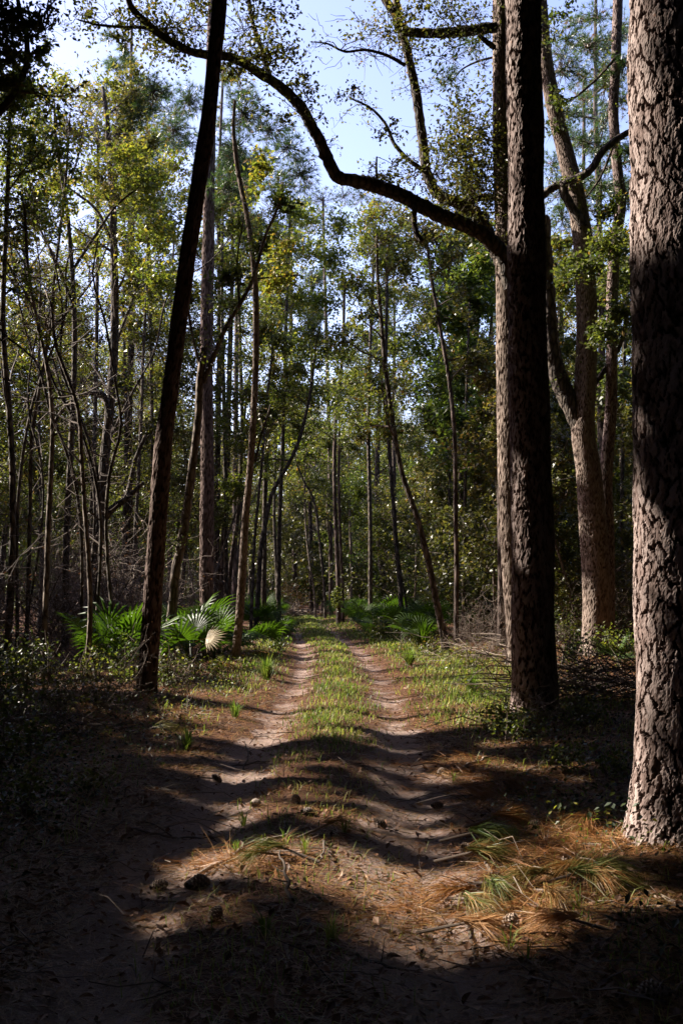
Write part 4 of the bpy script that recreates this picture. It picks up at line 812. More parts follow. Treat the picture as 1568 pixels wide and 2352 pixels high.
canopy('leafy maple with broad green leaves below the arching limb by the tall limbed tree', [(1062, 1400), (1066, 1200), (1070, 1000), (1072, 850), (1078, 700)], 33, 9, 5,
       [(1040, 560, 50, 200, .7), (1090, 540, 45, 200, .7), (1110, 600, 45, 200, .6), (1060, 640, 50, 220, .6), (1010, 600, 45, 170, .6), (1100, 700, 45, 190, .6), (1050, 740, 50, 200, .5), (1105, 820, 45, 190, .5), (1050, 850, 45, 190, .45), (1000, 720, 40, 150, .55), (1100, 940, 45, 190, .4), (1045, 960, 45, 180, .45)], 'bright_leaf', size=.17)
canopy('pine crown of soft green tufts below the open sky', [(760, 1400), (758, 1100), (750, 800), (745, 600), (742, 480)], 66, 10, 6,
       [(700, 430, 40, 22, .55), (740, 460, 40, 22, .6), (790, 450, 36, 18, .5), (830, 450, 36, 18, .55), (720, 510, 40, 20, .6), (680, 370, 34, 16, .55), (770, 520, 36, 16, .5), (870, 470, 34, 14, .6), (650, 400, 36, 18, .55)], 'needle', name='pine_tree', bark='pine_bark', kind='pine')
canopy('pine with wide pale needle clumps right of the forked oak', [(1330, 1400), (1332, 1100), (1336, 800), (1338, 500), (1340, 250)], 40, 11, 8,
       [(1290, 130, 50, 20, .6), (1340, 180, 45, 18, .6), (1280, 280, 40, 14, .55), (1320, 320, 45, 18, .6), (1360, 260, 45, 16, .6), (1300, 430, 45, 18, .5), (1350, 440, 45, 18, .55), (1380, 340, 40, 14, .55), (1430, 230, 45, 18, .6), (1430, 60, 45, 16, .6), (1390, 110, 40, 14, .55), (1270, 380, 40, 14, .5), (1430, 420, 40, 16, .5)], 'needle', name='pine_tree', bark='pine_bark', kind='pine', ext=2)
canopy('tall narrow oak seen through the gap right of the forked oak', [(1425, 1420), (1426, 1200), (1430, 1000), (1432, 800), (1436, 600)], 34, 10, 6,
       [(1420, 560, 45, 260, .45), (1440, 640, 40, 260, .4), (1380, 680, 45, 260, .5), (1290, 560, 40, 240, .6), (1290, 660, 40, 260, .5), (1430, 760, 45, 260, .4), (1300, 800, 40, 240, .4), (1380, 850, 45, 260, .4), (1440, 880, 40, 240, .35), (1290, 950, 40, 240, .35), (1430, 1000, 40, 260, .35), (1420, 1120, 45, 260, .4), (1290, 1080, 40, 260, .35), (1430, 1230, 40, 260, .4), (1300, 1200, 40, 260, .4)], 'oak_leaf')

# ------------------------------------------------------------------ palmettos
rng = np.random.default_rng(112)
def frond_mesh(name, stalk, nb, blade, spread, mat, tint, curl=.15):
    a = Acc(); P = np.array([[0, 0, 0], [.3 * stalk, 0, .55 * stalk], [.62 * stalk, 0, .86 * stalk]]); Q, rr = resample(P, [.009, .007, .006], 6)
    V, F = tube(Q, rr, 4); a.add(V, F, .25)
    o = Q[-1]; ax = norm(Q[-1] - Q[-2]); side = np.array([0, 1., 0]); nrm = np.cross(ax, side)
    for i, th in enumerate(np.linspace(-spread, spread, nb)):
        d = ax * math.cos(th) + side * math.sin(th); l = blade * (1 - .28 * abs(th) / spread) * rng.uniform(.92, 1.05)
        s = norm(np.cross(d, nrm)); w = .024
        b1 = o + d * l * .42 + nrm * .02; b2 = o + d * l * .75 + nrm * (-.01); tp = o + d * l + nrm * (-curl * l * rng.uniform(.4, 1.4)) + np.array([0, 0, -.06 * l])
        f = nrm * .008
        V = [o, b1 - s * w + f, b1, b1 + s * w + f, b2 - s * w * .8 + f, b2, b2 + s * w * .8 + f, tp]
        tv = tint + rng.normal() * .08
        a.add(V, [np.array([[0, 1, 2], [0, 2, 3], [4, 7, 5], [5, 7, 6]]), np.array([[1, 4, 5, 2], [2, 5, 6, 3]])], tv)
    ob = a.build(name, mat); me = ob.data; bpy.data.objects.remove(ob); return me
FR = [frond_mesh('frond', rng.uniform(.45, .8), int(rng.integers(13, 18)), rng.uniform(.52, .7), R(rng.uniform(80, 120)), M['palm'], .35 + .12 * k / 6, rng.uniform(.08, .3)) for k in range(7)]
FRP = frond_mesh('frond', .4, 15, .62, R(75), M['dry_palm'], 1.1, .05); FRD = frond_mesh('frond', .45, 17, .5, R(110), M['dry_palm'], .3, .35)
def palmetto(x, y, s, label, n=9, group=None, dead=0, name='saw_palmetto'):
    root = empty(name, (x, y, gz(x, y)), label, 'palmetto', group)
    for k in range(n):
        o = bpy.data.objects.new('frond', FR[int(rng.integers(0, 7))] if k >= max(dead, 1) else FRD); col.objects.link(o); o.parent = root
        el = rng.uniform(-25, 22) if k >= 1 else 48; o.rotation_euler = (R(rng.uniform(-20, 20)), R(el), k * 2.4 + rng.uniform(-.5, .5)); q = s * rng.uniform(.8, 1.15); o.scale = (q, q, q)
    return root
for px, py, d, s, lb, n in [(275, 1510, 18.6, 1.15, 'bright sunlit palmetto just left of the leaning pine', 11), (232, 1500, 19.2, 1.0, 'sunlit palmetto left of the brightest palmetto', 9), (440, 1500, 20.4, 1.1, 'palmetto with shining blades between leaning pine and slender ridged tree', 10), (505, 1480, 24, 1.2, 'dark palmetto shaded at the foot of the straight dark pine', 10),
                            (430, 1470, 24, 1.2, 'dark palmetto close behind the crooked sapling', 9), (590, 1510, 25, .8, 'low grey green palmetto by the left rut', 9), (640, 1470, 34, .8, 'small palmetto left of the far track', 8),
                            (958, 1470, 29, 1.0, 'dark palmetto behind the dark leaning tree', 9), (1420, 1545, 20, .75, 'small sunlit palmetto at the foot of the slim kinked pine', 9), (1085, 1430, 40, 1.2, 'sunlit palmetto at the foot of the massive black oak', 10), (1440, 1440, 33, 1.1, 'palmetto half hidden behind the huge right pine', 8)]:
    p = at(px, py, d); palmetto(p[0], d, s, lb, n)
p = at(478, 1500, 19.6)
o = bpy.data.objects.new('fallen_frond', FRP); col.objects.link(o); o.location = (p[0] - .28, 19.5, .62); o.rotation_euler = (R(55), R(18), R(15)); o.scale = (.75, .75, .75); tag(o, 'pale bleached palmetto frond catching sun left of the slender ridged tree', 'palm frond')
k = 0
for _ in range(1800):
    if k >= 100: break
    d = rng.uniform(33, 66); px = rng.uniform(735, 1110) if rng.random() < .75 else rng.uniform(585, 640)
    x = (px - 784) / FPX * d
    if abs(x - float(pathx(d))) < 1.9 and d < 74: continue
    left = x < float(pathx(d))
    palmetto(x, d, rng.uniform(.85, 1.3), 'green palmetto in the ' + ('thicket left of the far track' if left else 'wide palmetto bed right of the far track'), 7, 'palmettos of the ' + ('left thicket' if left else 'right bed')); k += 1
for k in range(6):
    px = rng.uniform(400, 540); d = rng.uniform(22, 32); x = (px - 784) / FPX * d
    palmetto(x, d, rng.uniform(.9, 1.2), 'shaded palmetto around the straight dark pine', 8, 'shaded palmettos around the dark pine', dead=1)
for g_, b_ in (('palmettos of the left thicket', 'palmetto'), ('palmettos of the right bed', 'palmetto'), ('shaded palmettos around the dark pine', 'shaded palmetto')):
    name_by_gap([o for o in col.objects if o.parent is None and o.get('group') == g_], b_ + (' of the left thicket' if 'left' in g_ else ' of the right bed' if 'right' in g_ else ''), g_)
# strap leaved clump right of the track
def strap_clump(name, px, py, d, n, h, mat, label, cat, tint=.45, w=.012, bend=.5):
    p = gp(px, py) if d is None else at(px, py, d); a = Acc(); d_ = p[1]
    th = rng.random(n) * 6.28; el = rng.uniform(.55, 1.45, n); L = h * rng.uniform(.6, 1.1, n)
    B = np.stack([np.cos(th), np.sin(th), 0 * th], 1); base = B * (rng.random((n, 1)) * .12 * h); sd = np.stack([-np.sin(th), np.cos(th), 0 * th], 1) * w
    hor = L * np.cos(el); ver = L * np.sin(el)
    m = base + B * (hor * .35)[:, None]; m[:, 2] = ver * .62; t = base + B * hor[:, None]; t[:, 2] = ver * (1 - bend * rng.random(n) * .6)
    V = np.stack([base - sd * .7, base + sd * .7, m + sd, m - sd, t], 1).reshape(-1, 3); i = (np.arange(n) * 5)[:, None]
    a.add(V, [i + [[0, 1, 2, 3]], i + [[3, 2, 4]]], np.repeat(tint + .15 * rng.standard_normal(n), 5))
    ob = a.build(name, mat); ob.location = (p[0], d_, gz(p[0], d_)); return tag(ob, label, cat)
strap_clump('strap_leaf_plant', 970, 1490, None, 130, .95, M['palm'], 'clump of upright dark green strap leaves in front of the dark leaning tree', 'plant', .4, .014, .3)
strap_clump('grass_tuft', 612, 1562, None, 170, .55, M['grass'], 'tall bright grass tuft at the left edge of the track', 'grass tuft', .5, .007)
strap_clump('grass_tuft', 1190, 1560, 16.5, 90, .5, M['grass'], 'green tuft close to the thick dark pine', 'grass tuft', .4, .007)
strap_clump('grass_tuft', 940, 1530, None, 150, .5, M['grass'], 'bright grass tuft in front of the strap leaf clump', 'grass tuft', .55, .008)
strap_clump('grass_tuft', 1085, 1600, None, 110, .42, M['grass'], 'green grass tuft on the right verge in sun', 'grass tuft', .4, .006)
strap_clump('grass_tuft', 540, 1650, None, 70, .3, M['grass'], 'small grass tuft left of the sandy rut', 'grass tuft', .45, .005)
strap_clump('grass_tuft', 430, 1720, None, 70, .3, M['grass'], 'dim grass tuft at the shaded left edge of the track', 'grass tuft', .35, .005)
for x, y, lb in [(545, 1965, 'little green grass tuft in the sunlit sand patch'), (655, 1950, 'small grass tuft beside the long stick'), (700, 1975, 'yellowish grass tuft in the sunny litter'), (560, 1890, 'grass tuft in the dim middle of the track'), (610, 2160, 'dark grass tuft left of the pale twig'), (760, 2170, 'shaded grass tuft in the lower middle of the track'),
                 (790, 1920, 'tiny tuft by the dark right rut'), (1330, 2110, 'leafy green sprout among pale needles'), (1170, 2175, 'green sprout beside the lit pine cone'), (1210, 2215, 'grass tuft in the shade below the pale needles'), (1040, 1790, 'small tuft at the right rut by the cones')]:
    strap_clump('grass_tuft', x, y, None, int(rng.integers(10, 26)), .15, M['grass'], lb, 'grass tuft', .5, .0035)

# ------------------------------------------------------------------ shrubs and bare brush
rng = np.random.default_rng(113)
def shrub(px, py, d, h, n, size, mat, label, group=None, tint=.45, name='leafy_shrub', spreadx=1.0):
    x = (px - 784) / FPX * d; z = gz(x, d); root = empty(name, (x, d, z), label, 'shrub', group); st = Acc()
    k = 9; ends = []
    for i in range(k):
        C = limb_curve((rng.normal() * .06, rng.normal() * .06, -.03), rng.random() * 6.28, R(rng.uniform(30, 85)), h * rng.uniform(.7, 1.1), n=6, wob=.16, up=.2)
        C[:, :2] *= spreadx; V, F = tube(C, np.linspace(.012, .004, 6) * (h ** .5), 4); st.add(V, F, .4); ends.append(C)
    st.build('stem', M['twig'], root)
    c = Acc(); E = np.concatenate(ends)[6 * 0:]; E = E[E[:, 2] > h * .15]
    P = E[rng.integers(0, len(E), n)] + rng.standard_normal((n, 3)) * np.array([.16, .16, .12]) * h; P[:, 2] = np.abs(P[:, 2]) + .02
    W = P + np.array([x, d, z]); P = P[carve(W)]
    V, F = leaves(P, size * (.6 + .7 * rng.random(len(P))), w=.32); c.add(V, F, np.repeat(tint + .2 * rng.standard_normal(len(P)), 4)); c.build('foliage', M[mat], root)
for px, py, d, h, n, sz, mt, lb in [(285, 1560, 16.4, .6, 500, .065, 'yellow_leaf', 'bright sunlit shrub left of the foot of the leaning pine'), (310, 1520, 17.4, .8, 500, .07, 'bright_leaf', 'tall bright vine shrub touching the leaning pine'), (60, 1530, 16, 1.0, 900, .07, 'oak_leaf', 'dark glossy shrub at the left border'),
                                    (130, 1545, 16.5, .9, 800, .07, 'oak_leaf', 'dark glossy shrub between the two left saplings'), (20, 1590, 14.5, .7, 600, .065, 'oak_leaf', 'low dark shrub at the left border in front'), (195, 1560, 16, .7, 600, .065, 'oak_leaf', 'low shrub at the foot of the dark sapling'),
                                    (390, 1550, 16.5, .8, 700, .07, 'oak_leaf', 'shiny leaved shrub right of the foot of the leaning pine'), (430, 1560, 17.2, .6, 450, .065, 'oak_leaf', 'small shrub between leaning pine and pale frond'), (500, 1550, 19, .45, 350, .06, 'yellow_leaf', 'low weed patch left of the tall bright grass tuft'),
                                    (640, 1490, 27, .7, 700, .08, 'bright_leaf', 'leafy weeds left of the far track'), (660, 1450, 37, .8, 600, .09, 'oak_leaf', 'dark weeds along the left side of the far track'), (870, 1470, 33, .8, 700, .09, 'oak_leaf', 'dark shrub right of the far track'), (930, 1480, 30, .7, 600, .08, 'oak_leaf', 'dark shrub behind the strap leaf clump'),
                                    (1000, 1500, 25, .6, 450, .07, 'olive_leaf', 'low olive weeds at the foot of the dark leaning tree'), (1080, 1530, 20, .55, 500, .07, 'yellow_leaf', 'sunlit weeds on the right verge'), (1120, 1580, 15.5, .4, 400, .055, 'yellow_leaf', 'low yellowish weeds left of the thick dark pine'),
                                    (1310, 1540, 20, .7, 600, .07, 'bright_leaf', 'green weeds between thick pine and forked oak'), (1420, 1530, 21, .8, 600, .07, 'yellow_leaf', 'weeds right of the forked oak'), (1300, 1470, 28, 1.2, 800, .08, 'oak_leaf', 'leafy shrub in the gap behind the thick dark pine'), (1440, 1440, 30, 1.4, 900, .09, 'oak_leaf', 'tall shrub beside the huge right pine in the distance'),
                                    (1180, 1720, 10.5, .35, 220, .05, 'oak_leaf', 'low dark sprouts in front of the twig pile'), (1280, 1780, 9, .25, 200, .045, 'oak_leaf', 'dim seedlings in front of the twig pile'), (100, 1760, 9.5, .4, 320, .05, 'oak_leaf', 'dark ground shrub in the shaded left foreground'),
                                    (30, 1660, 11.8, .7, 500, .055, 'oak_leaf', 'dark shrub low at the left border behind the fallen pine branch'), (150, 1640, 12.6, .6, 420, .055, 'olive_leaf', 'dull olive shrub behind the fallen pine branch'), (240, 1630, 13.2, .5, 360, .055, 'olive_leaf', 'dull olive weeds left of the foot of the leaning pine'),
                                    (20, 1800, 8.8, .5, 360, .05, 'oak_leaf', 'dark weeds at the left border in the shaded foreground'), (60, 1900, 7.2, .35, 300, .045, 'oak_leaf', 'lowest dark weeds at the left border'), (220, 1850, 7.9, .25, 220, .04, 'olive_leaf', 'small dull weeds left of the long thin stick'),
                                    (420, 1640, 13.0, .4, 300, .05, 'olive_leaf', 'low olive weeds right of the foot of the leaning pine'), (1400, 1800, 8.6, .3, 220, .045, 'oak_leaf', 'dark weeds left of the foot of the huge right pine'), (1340, 1680, 11.4, .45, 320, .05, 'oak_leaf', 'dark weeds right of the foot of the thick pine'),
                                    (1130, 1690, 11.6, .3, 220, .045, 'yellow_leaf', 'low weeds left of the foot of the thick pine')]:
    shrub(px, py, d, h, n, sz, mt, lb)
for k, (px, d, h, mt, lb) in enumerate([(668, 70, 2.6, 'dry_palm', 'yellow brown dying bush at the end of the track'), (645, 68, 1.4, 'olive_leaf', 'low olive bush left of the dying bush')]):
    shrub(px, 0, d, h, 900, .16, mt, lb, tint=.5)
rng = np.random.default_rng(79)
# bare twiggy brush: three shared shapes
def brush(h, n):
    root = empty('bare_brush'); a = Acc(); SEG = []
    for i in range(n):
        C = limb_curve((rng.normal() * .25, rng.normal() * .25, -.03), rng.random() * 6.28, R(rng.uniform(25, 85)), h * rng.uniform(.5, 1.1), n=7, wob=.22, up=.1)
        V, F = tube(C, np.linspace(.011, .004, 7), 4); a.add(V, F, rng.uniform(.15, .6))
        for j in range(8):
            q = C[rng.integers(2, 7)]; D = limb_curve(q, rng.random() * 6.28, R(rng.uniform(-30, 60)), h * rng.uniform(.15, .42), n=5, wob=.3, up=0)
            V, F = tube(D, np.linspace(.006, .003, 5), 3); a.add(V, F, rng.uniform(.2, .8))
            for q2 in (D[2], D[3], D[4]):
                SEG.append((q2, q2 + rdir(1)[0] * h * .12))
    A, B = np.array([s[0] for s in SEG]), np.array([s[1] for s in SEG]); PT = twig_curves(A, B, .2); V, F = multi_tube(PT, np.linspace(.0035, .002, 4)[None] * np.ones((len(A), 1))); a.add(V, F, .55)
    q = B[rng.integers(0, len(B), 120)]; V, F = leaves(q, .05); a.add(V, F, np.repeat(.6 + .3 * rng.random(120), 4), 1)
    tag(a.build('twigs', [M['twig'], M['dead_leaf']], root), kind='stuff')
    return root
BR = [brush(2.6, 13), brush(3.4, 13), brush(2.0, 15)]
bu = set()
def put_brush(i, px, d, s, label, group=None):
    src = BR[i % 3]; o = copy_tree(src) if i % 3 in bu else src; bu.add(i % 3)
    x = (px - 784) / FPX * d; o.location = (x, d, gz(x, d)); o.rotation_euler.z = rng.random() * 6.28; o.scale = (s, s, s); tag(o, label, 'brush', group)
k = 0
for _ in range(400):
    if k >= 30: break
    d = rng.uniform(19, 42); px = rng.uniform(-60, 480)
    if d < 25 and 190 < px < 540: continue
    x = (px - 784) / FPX * d
    if abs(x - float(pathx(d))) < 3.2: continue
    put_brush(k, px, d, rng.uniform(.9, 1.6), 'tangled grey brown bare brush in the left thicket', 'bare brush of the left thicket'); k += 1
name_by_gap([o for o in col.objects if o.parent is None and o.get('group') == 'bare brush of the left thicket'], 'bare twiggy brush', 'bare brush of the left thicket')
for i, (px, d, s, lb) in enumerate([(1090, 24, .5, 'pinkish dry brush sprawling left of the thick pine'), (1120, 26, .6, 'dry twigs behind the pinkish brush'), (1060, 30, .5, 'dry brush at the foot of the slim straight trunk'), (1330, 26, .7, 'bare brush behind the forked oak'), (1430, 28, .8, 'bare brush right of the forked oak'), (190, 14.2, .45, 'bare twigs in front of the dark sapling'), (60, 13, .4, 'bare twigs low at the left border'), (250, 12.4, .35, 'bare twigs beside the foot of the leaning pine'), (130, 10.6, .3, 'bare twigs among the dark weeds on the left'), (20, 9.6, .3, 'bare twigs nearest the left border'), (1330, 12.2, .3, 'bare twigs right of the foot of the thick pine'), (420, 14.6, .3, 'bare twigs right of the leaning pine')]):
    put_brush(i, px, d, s, lb)
def pile(px, d, w, h, n, label, name='brush_pile', rad=.009, L=1.2, tint=.35, cat='brush pile'):
    x = (px - 784) / FPX * d; a = Acc(); A = np.stack([rng.normal(0, w * .5, n), rng.normal(0, w * .32, n), np.abs(rng.normal(0, h * .5, n)) + .02], 1)
    D = rdir(n) * np.array([1, .8, .35]); B = A + norm(D) * (L * rng.uniform(.4, 1.1, n))[:, None]; B[:, 2] = np.clip(np.abs(B[:, 2]), .01, h * 1.3)
    PT = twig_curves(A, B, .12); PT[..., 2] = np.abs(PT[..., 2]); rr = rad * rng.uniform(.4, 1.3, n)
    V, F = multi_tube(PT, np.linspace(1, .4, 4)[None] * rr[:, None], 4); a.add(V, F, np.repeat(tint + .2 * rng.standard_normal(n), 16)); ob = a.build(name, M['twig']); ob.location = (x, d, gz(x, d)); return tag(ob, label, cat, kind='stuff')
pile(1372, 14.0, 1.1, .62, 300, 'dark heap of cut twigs between the thick pine and the huge right pine', L=1.3, tint=.15)
pile(1225, 11.6, .55, .3, 90, 'loose pale twigs leaning round the foot of the thick pine', 'twig_heap', .007, .7, .65)
pile(672, 66, 1.2, .9, 130, 'brown brush heap closing the end of the track', rad=.03, L=1.6, tint=.8)
pile(1100, 22, 1.0, .5, 160, 'tangle of pinkish dry stems left of the thick pine', L=1.0, tint=.8, rad=.007)
pile(180, 10.8, .8, .25, 90, 'dead twigs lying around the fallen pine branch on the left', 'twig_heap', .006, .8, .5)

# ------------------------------------------------------------------ ground cover: grass, litter (beyond counting)
rng = np.random.default_rng(114)
def scatter_pts(n, dlo, dhi, wid, p=1.3):
    y = dlo * (dhi / dlo) ** (rng.random(n) ** p); x = rng.uniform(-1, 1, n) * np.minimum(.36 * y + .6, wid); return x, y
n = 260000
x, y = scatter_pts(n, 3.4, 72, 12, .8)
t = x - pathx(y); at_ = np.abs(t)
cl = .5 + .5 * wav(x, y, 2.1, 7.) + .35 * wav(x, y, 6.3, 3.)
den = np.exp(-(t / .40) ** 2) * np.clip((y - 9) / 3, 0.02, 1) * 1.1
den += np.where(t > 0, np.exp(-((t - 2.3) / .95) ** 2) * np.clip((y - 10.5) / 3, .0, 1) * (y < 40), np.exp(-((-t - 1.75) / .6) ** 2) * np.clip((y - 14) / 5, 0, .8) * .7)
den += np.exp(-(t / 1.5) ** 2) * np.clip((y - 26) / 14, 0, 1) * .9
den += .10 * np.exp(-((at_ - .1) / .5) ** 2) * (y < 12) + .11 * (at_ > 1.4) * (y < 14)
rut = np.exp(-((at_ - .78) / .26) ** 2)
den *= np.clip(1 - .95 * rut * np.clip((62 - y) / 28, 0, 1), 0, 1) * np.clip(cl * 1.9 - .12, 0, 1.4)
kp = rng.random(n) < den; x, y = x[kp], y[kp]; n = len(x)
h = np.where(y < 12, .08, .10) * rng.uniform(.5, 1.4, n) * np.where(np.abs(x - pathx(y)) > 1.3, 1.25, 1)
th = rng.random(n) * 6.28; B = np.stack([np.cos(th), np.sin(th), 0 * th], 1); lean = rng.uniform(.1, 1.3, n)[:, None]
base = np.stack([x, y, hz(x, y) - .01], 1); w = np.maximum(.0028, .00042 * y)
sd = np.stack([-np.sin(th), np.cos(th), 0 * th], 1) * w[:, None]
m = base + B * (h[:, None] * lean * .35); m[:, 2] += h * .6; tp = base + B * (h[:, None] * lean); tp[:, 2] += h * rng.uniform(.6, 1., n)
V = np.stack([base - sd, base + sd, m + sd * .8, m - sd * .8, tp], 1).reshape(-1, 3); i = (np.arange(n) * 5)[:, None]
g = Acc(); g.add(V, [i + [[0, 1, 2, 3]], i + [[3, 2, 4]]], np.repeat(np.clip(.48 + .2 * rng.standard_normal(n) + .25 * wav(x, y, 1.7, 2.), 0, 1), 5))
tag(g.build('grass', M['grass']), 'grass on the middle strip and the verges of the track', kind='stuff')
NG = n
n = 140000
x, y = scatter_pts(n, 3.3, 30, 8, 1.0)
t = np.abs(x - pathx(y)); kp = rng.random(n) < np.clip(.25 + .6 * (t > 1.) + .3 * wav(x, y, 1.7, 9.), .34, 1); x, y = x[kp], y[kp]; n = len(x)
th = rng.random(n) * PI; L = rng.uniform(.05, .15, n); d = np.stack([np.cos(th), np.sin(th), 0 * th], 1)
c = np.stack([x, y, hz(x, y) + rng.uniform(.004, .03, n)], 1); w = np.maximum(.0012, .00028 * y)[:, None]; sd = np.stack([-np.sin(th), np.cos(th), 0 * th], 1) * w
zz = np.stack([0 * x, 0 * x, rng.normal(0, .012, n)], 1)
V = np.stack([c - d * L[:, None] - zz - sd, c - d * L[:, None] - zz + sd, c + d * L[:, None] + zz], 1).reshape(-1, 3)
g = Acc(); g.add(V, np.arange(n * 3).reshape(-1, 3), np.repeat(np.clip(.72 + .16 * rng.standard_normal(n), 0, 1), 3))
tag(g.build('needle_litter', M['fallen_needle']), 'dry orange pine needles strewn over the ground', kind='stuff')
n = 30000
x, y = scatter_pts(n, 3.2, 34, 9, 1.0)
t = np.abs(x - pathx(y)); kp = rng.random(n) < np.clip(.42 + .5 * (t > 1.05) + .25 * wav(x, y, 2.3, 1.), .14, 1); x, y = x[kp], y[kp]; n = len(x)
P = np.stack([x, y, hz(x, y) + rng.uniform(.008, .035, n)], 1)
V, F = leaves(P, rng.uniform(.025, .075, n), flat=1.4, w=.26); g = Acc(); g.add(V, F, np.repeat(np.clip(rng.normal(.5, .25, n), 0, 1), 4))
tag(g.build('leaf_litter', M['dead_leaf']), 'small dead leaves strewn over the ground', kind='stuff')
# low green ground cover at the sides
n = 26000
x, y = scatter_pts(n, 6, 45, 14, .9); t = x - pathx(y)
kp = (np.abs(t) > 1.6) & (rng.random(n) < np.clip(.35 + .7 * wav(x, y, 1.3, 5.), 0, 1)); x, y = x[kp], y[kp]; n = len(x)
P = np.stack([x, y, hz(x, y) + rng.uniform(.02, .22, n)], 1); V, F = leaves(P, np.maximum(.035, .003 * y) * rng.uniform(.7, 1.3, n), flat=.9, w=.33); g = Acc(); g.add(V, F, np.repeat(np.clip(rng.normal(.5, .22, n), 0, 1), 4))
tag(g.build('ground_cover_leaves', M['yellow_leaf']), 'low leafy ground cover on both sides of the track', kind='stuff')

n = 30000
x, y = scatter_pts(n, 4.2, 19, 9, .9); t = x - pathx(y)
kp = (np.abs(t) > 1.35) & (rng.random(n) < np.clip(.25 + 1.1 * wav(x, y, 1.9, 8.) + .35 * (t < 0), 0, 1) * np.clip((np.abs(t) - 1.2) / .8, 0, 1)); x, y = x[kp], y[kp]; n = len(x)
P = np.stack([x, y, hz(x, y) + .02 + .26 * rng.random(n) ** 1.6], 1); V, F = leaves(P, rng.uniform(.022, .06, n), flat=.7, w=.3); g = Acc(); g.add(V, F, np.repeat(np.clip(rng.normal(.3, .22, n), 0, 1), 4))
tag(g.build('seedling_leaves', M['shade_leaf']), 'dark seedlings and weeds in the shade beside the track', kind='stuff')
n = 3600
x, y = scatter_pts(n, 4, 24, 10, .9); kp = np.abs(x - pathx(y)) > 1.1 - .9 * (rng.random(n) < .25); x, y = x[kp], y[kp]; n = len(x)
A = np.stack([x, y, hz(x, y) + .01], 1); th = rng.random(n) * 2 * PI; L = rng.uniform(.08, .55, n); B = A + np.stack([np.cos(th) * L, np.sin(th) * L, .22 * L * rng.random(n) ** 2], 1)
PT = twig_curves(A, B, .1); V, F = multi_tube(PT, np.linspace(1, .5, 4)[None] * rng.uniform(.0018, .006, n)[:, None]); V[:, 2] = np.maximum(V[:, 2], hz(V[:, 0], V[:, 1]) - .002)
g = Acc(); g.add(V, F, np.repeat(np.clip(rng.normal(.45, .25, n), 0, 1), 12)); tag(g.build('twig_litter', M['twig']), 'small dead twigs strewn beside the track', kind='stuff')
# ------------------------------------------------------------------ fallen leaves one can pick out
rng = np.random.default_rng(115)
def big_leaf(L):
    a = Acc(); prof = [(0, .02), (.15, .2), (.35, .34), (.55, .36), (.75, .26), (.9, .12), (1, .01)]; V = []
    for t, w in prof:
        z = .18 * math.sin(t * 3.) * rng.uniform(.6, 1.2)
        V += [(-w * L, (t - .5) * L * 1.6, z * L * .5 + w * L * .5), (0, (t - .5) * L * 1.6, z * L * .3), (w * L, (t - .5) * L * 1.6, z * L * .5 + w * L * .5)]
    F = [[3 * i + k, 3 * i + k + 1, 3 * i + k + 4, 3 * i + k + 3] for i in range(6) for k in (0, 1)]
    a.add(V, np.array(F), rng.uniform(.45, .95)); o = a.build('fallen_leaf', M['dead_leaf']); me = o.data; bpy.data.objects.remove(o); return me
BL = [big_leaf(.045) for _ in range(8)]
lp = [(640, 1988, 'pale tan fallen leaf in the middle of the sunlit patch'), (1295, 2310, 'large brown fallen leaf in the dark bottom edge below the pale needles'), (560, 2010, 'brown fallen leaf on the sunlit litter by the long stick'), (272, 2126, 'lone tan leaf in a small fleck of sun on the left rut'), (1010, 2115, 'curled tan leaf on the sandy right rut'), (945, 2165, 'orange leaf at the lower right rut'),
      (905, 2195, 'brown leaf beside the curved stick'), (1245, 2205, 'tan leaf in front of the pale needle bunch'), (1480, 1955, 'pale leaf near the foot of the huge right pine')]
for i, (x, y, lb) in enumerate(lp):
    o = bpy.data.objects.new('fallen_leaf', BL[i % 8]); col.objects.link(o); p = gp(x, y); o.location = (p[0], p[1], gz(p[0], p[1]) + .02); o.rotation_euler = (rng.normal() * .2, rng.normal() * .2, rng.random() * 6.28); s = 1.5 if i in (0, 1) else 1.1; o.scale = (s, s, s); tag(o, lb, 'leaf')
for i in range(150):
    y = 3.6 * (11 / 3.6) ** rng.random(); x = rng.uniform(-1, 1) * (.36 * y + .2)
    o = bpy.data.objects.new('fallen_leaf', BL[int(rng.integers(0, 8))]); col.objects.link(o); o.location = (x, y, gz(x, y) + .018); o.rotation_euler = (rng.normal() * .3, rng.normal() * .3, rng.random() * 6.28); s = rng.uniform(.6, 1.25); o.scale = (s, s, s)
    tag(o, 'dry brown oak leaf lying scattered on the shaded forest floor', 'leaf', 'dry oak leaves scattered on the floor')

# ------------------------------------------------------------------ fallen pine sprays
rng = np.random.default_rng(116)
def spray(px, py, dx, dy, L, n, tint, label, lift=.10, group=None, wid=.0024, sp=.33):
    """A fallen pine twig with a fan of long needles; dx, dy give its heading on the ground."""
    p = gp(px, py); root = empty('pine_spray', (p[0], p[1], gz(p[0], p[1])), label, 'pine spray', group)
    h = norm(np.array([dx, dy, 0.])); tw_ = Acc(); C = np.array([-h * .28 + [0, 0, .02], -h * .1 + [0, 0, lift * .7], h * .02 + [0, 0, lift]]); Q, rr = resample(C, [.009, .007, .006], 8); V, F = tube(Q, rr, 6); tw_.add(V, F, .5); tw_.build('twig', M['twig'], root)
    a = Acc(); k = n // 3; base = Q[-1] - h * (rng.random((k, 1)) * .12) + rng.standard_normal((k, 3)) * .008
    d = norm(h + rng.standard_normal((k, 3)) * np.array([sp, sp, .22]) + [0, 0, .12])
    V, F = needles(base, d, L, wid, 3, .07, .42); V[:, 2] = np.maximum(V[:, 2], .006 + .004 * rng.random(len(V)))
    a.add(V, F, np.repeat(np.clip(tint + .1 * rng.standard_normal(k), 0, 1), 15)); a.build('needles', M['fallen_needle'], root)
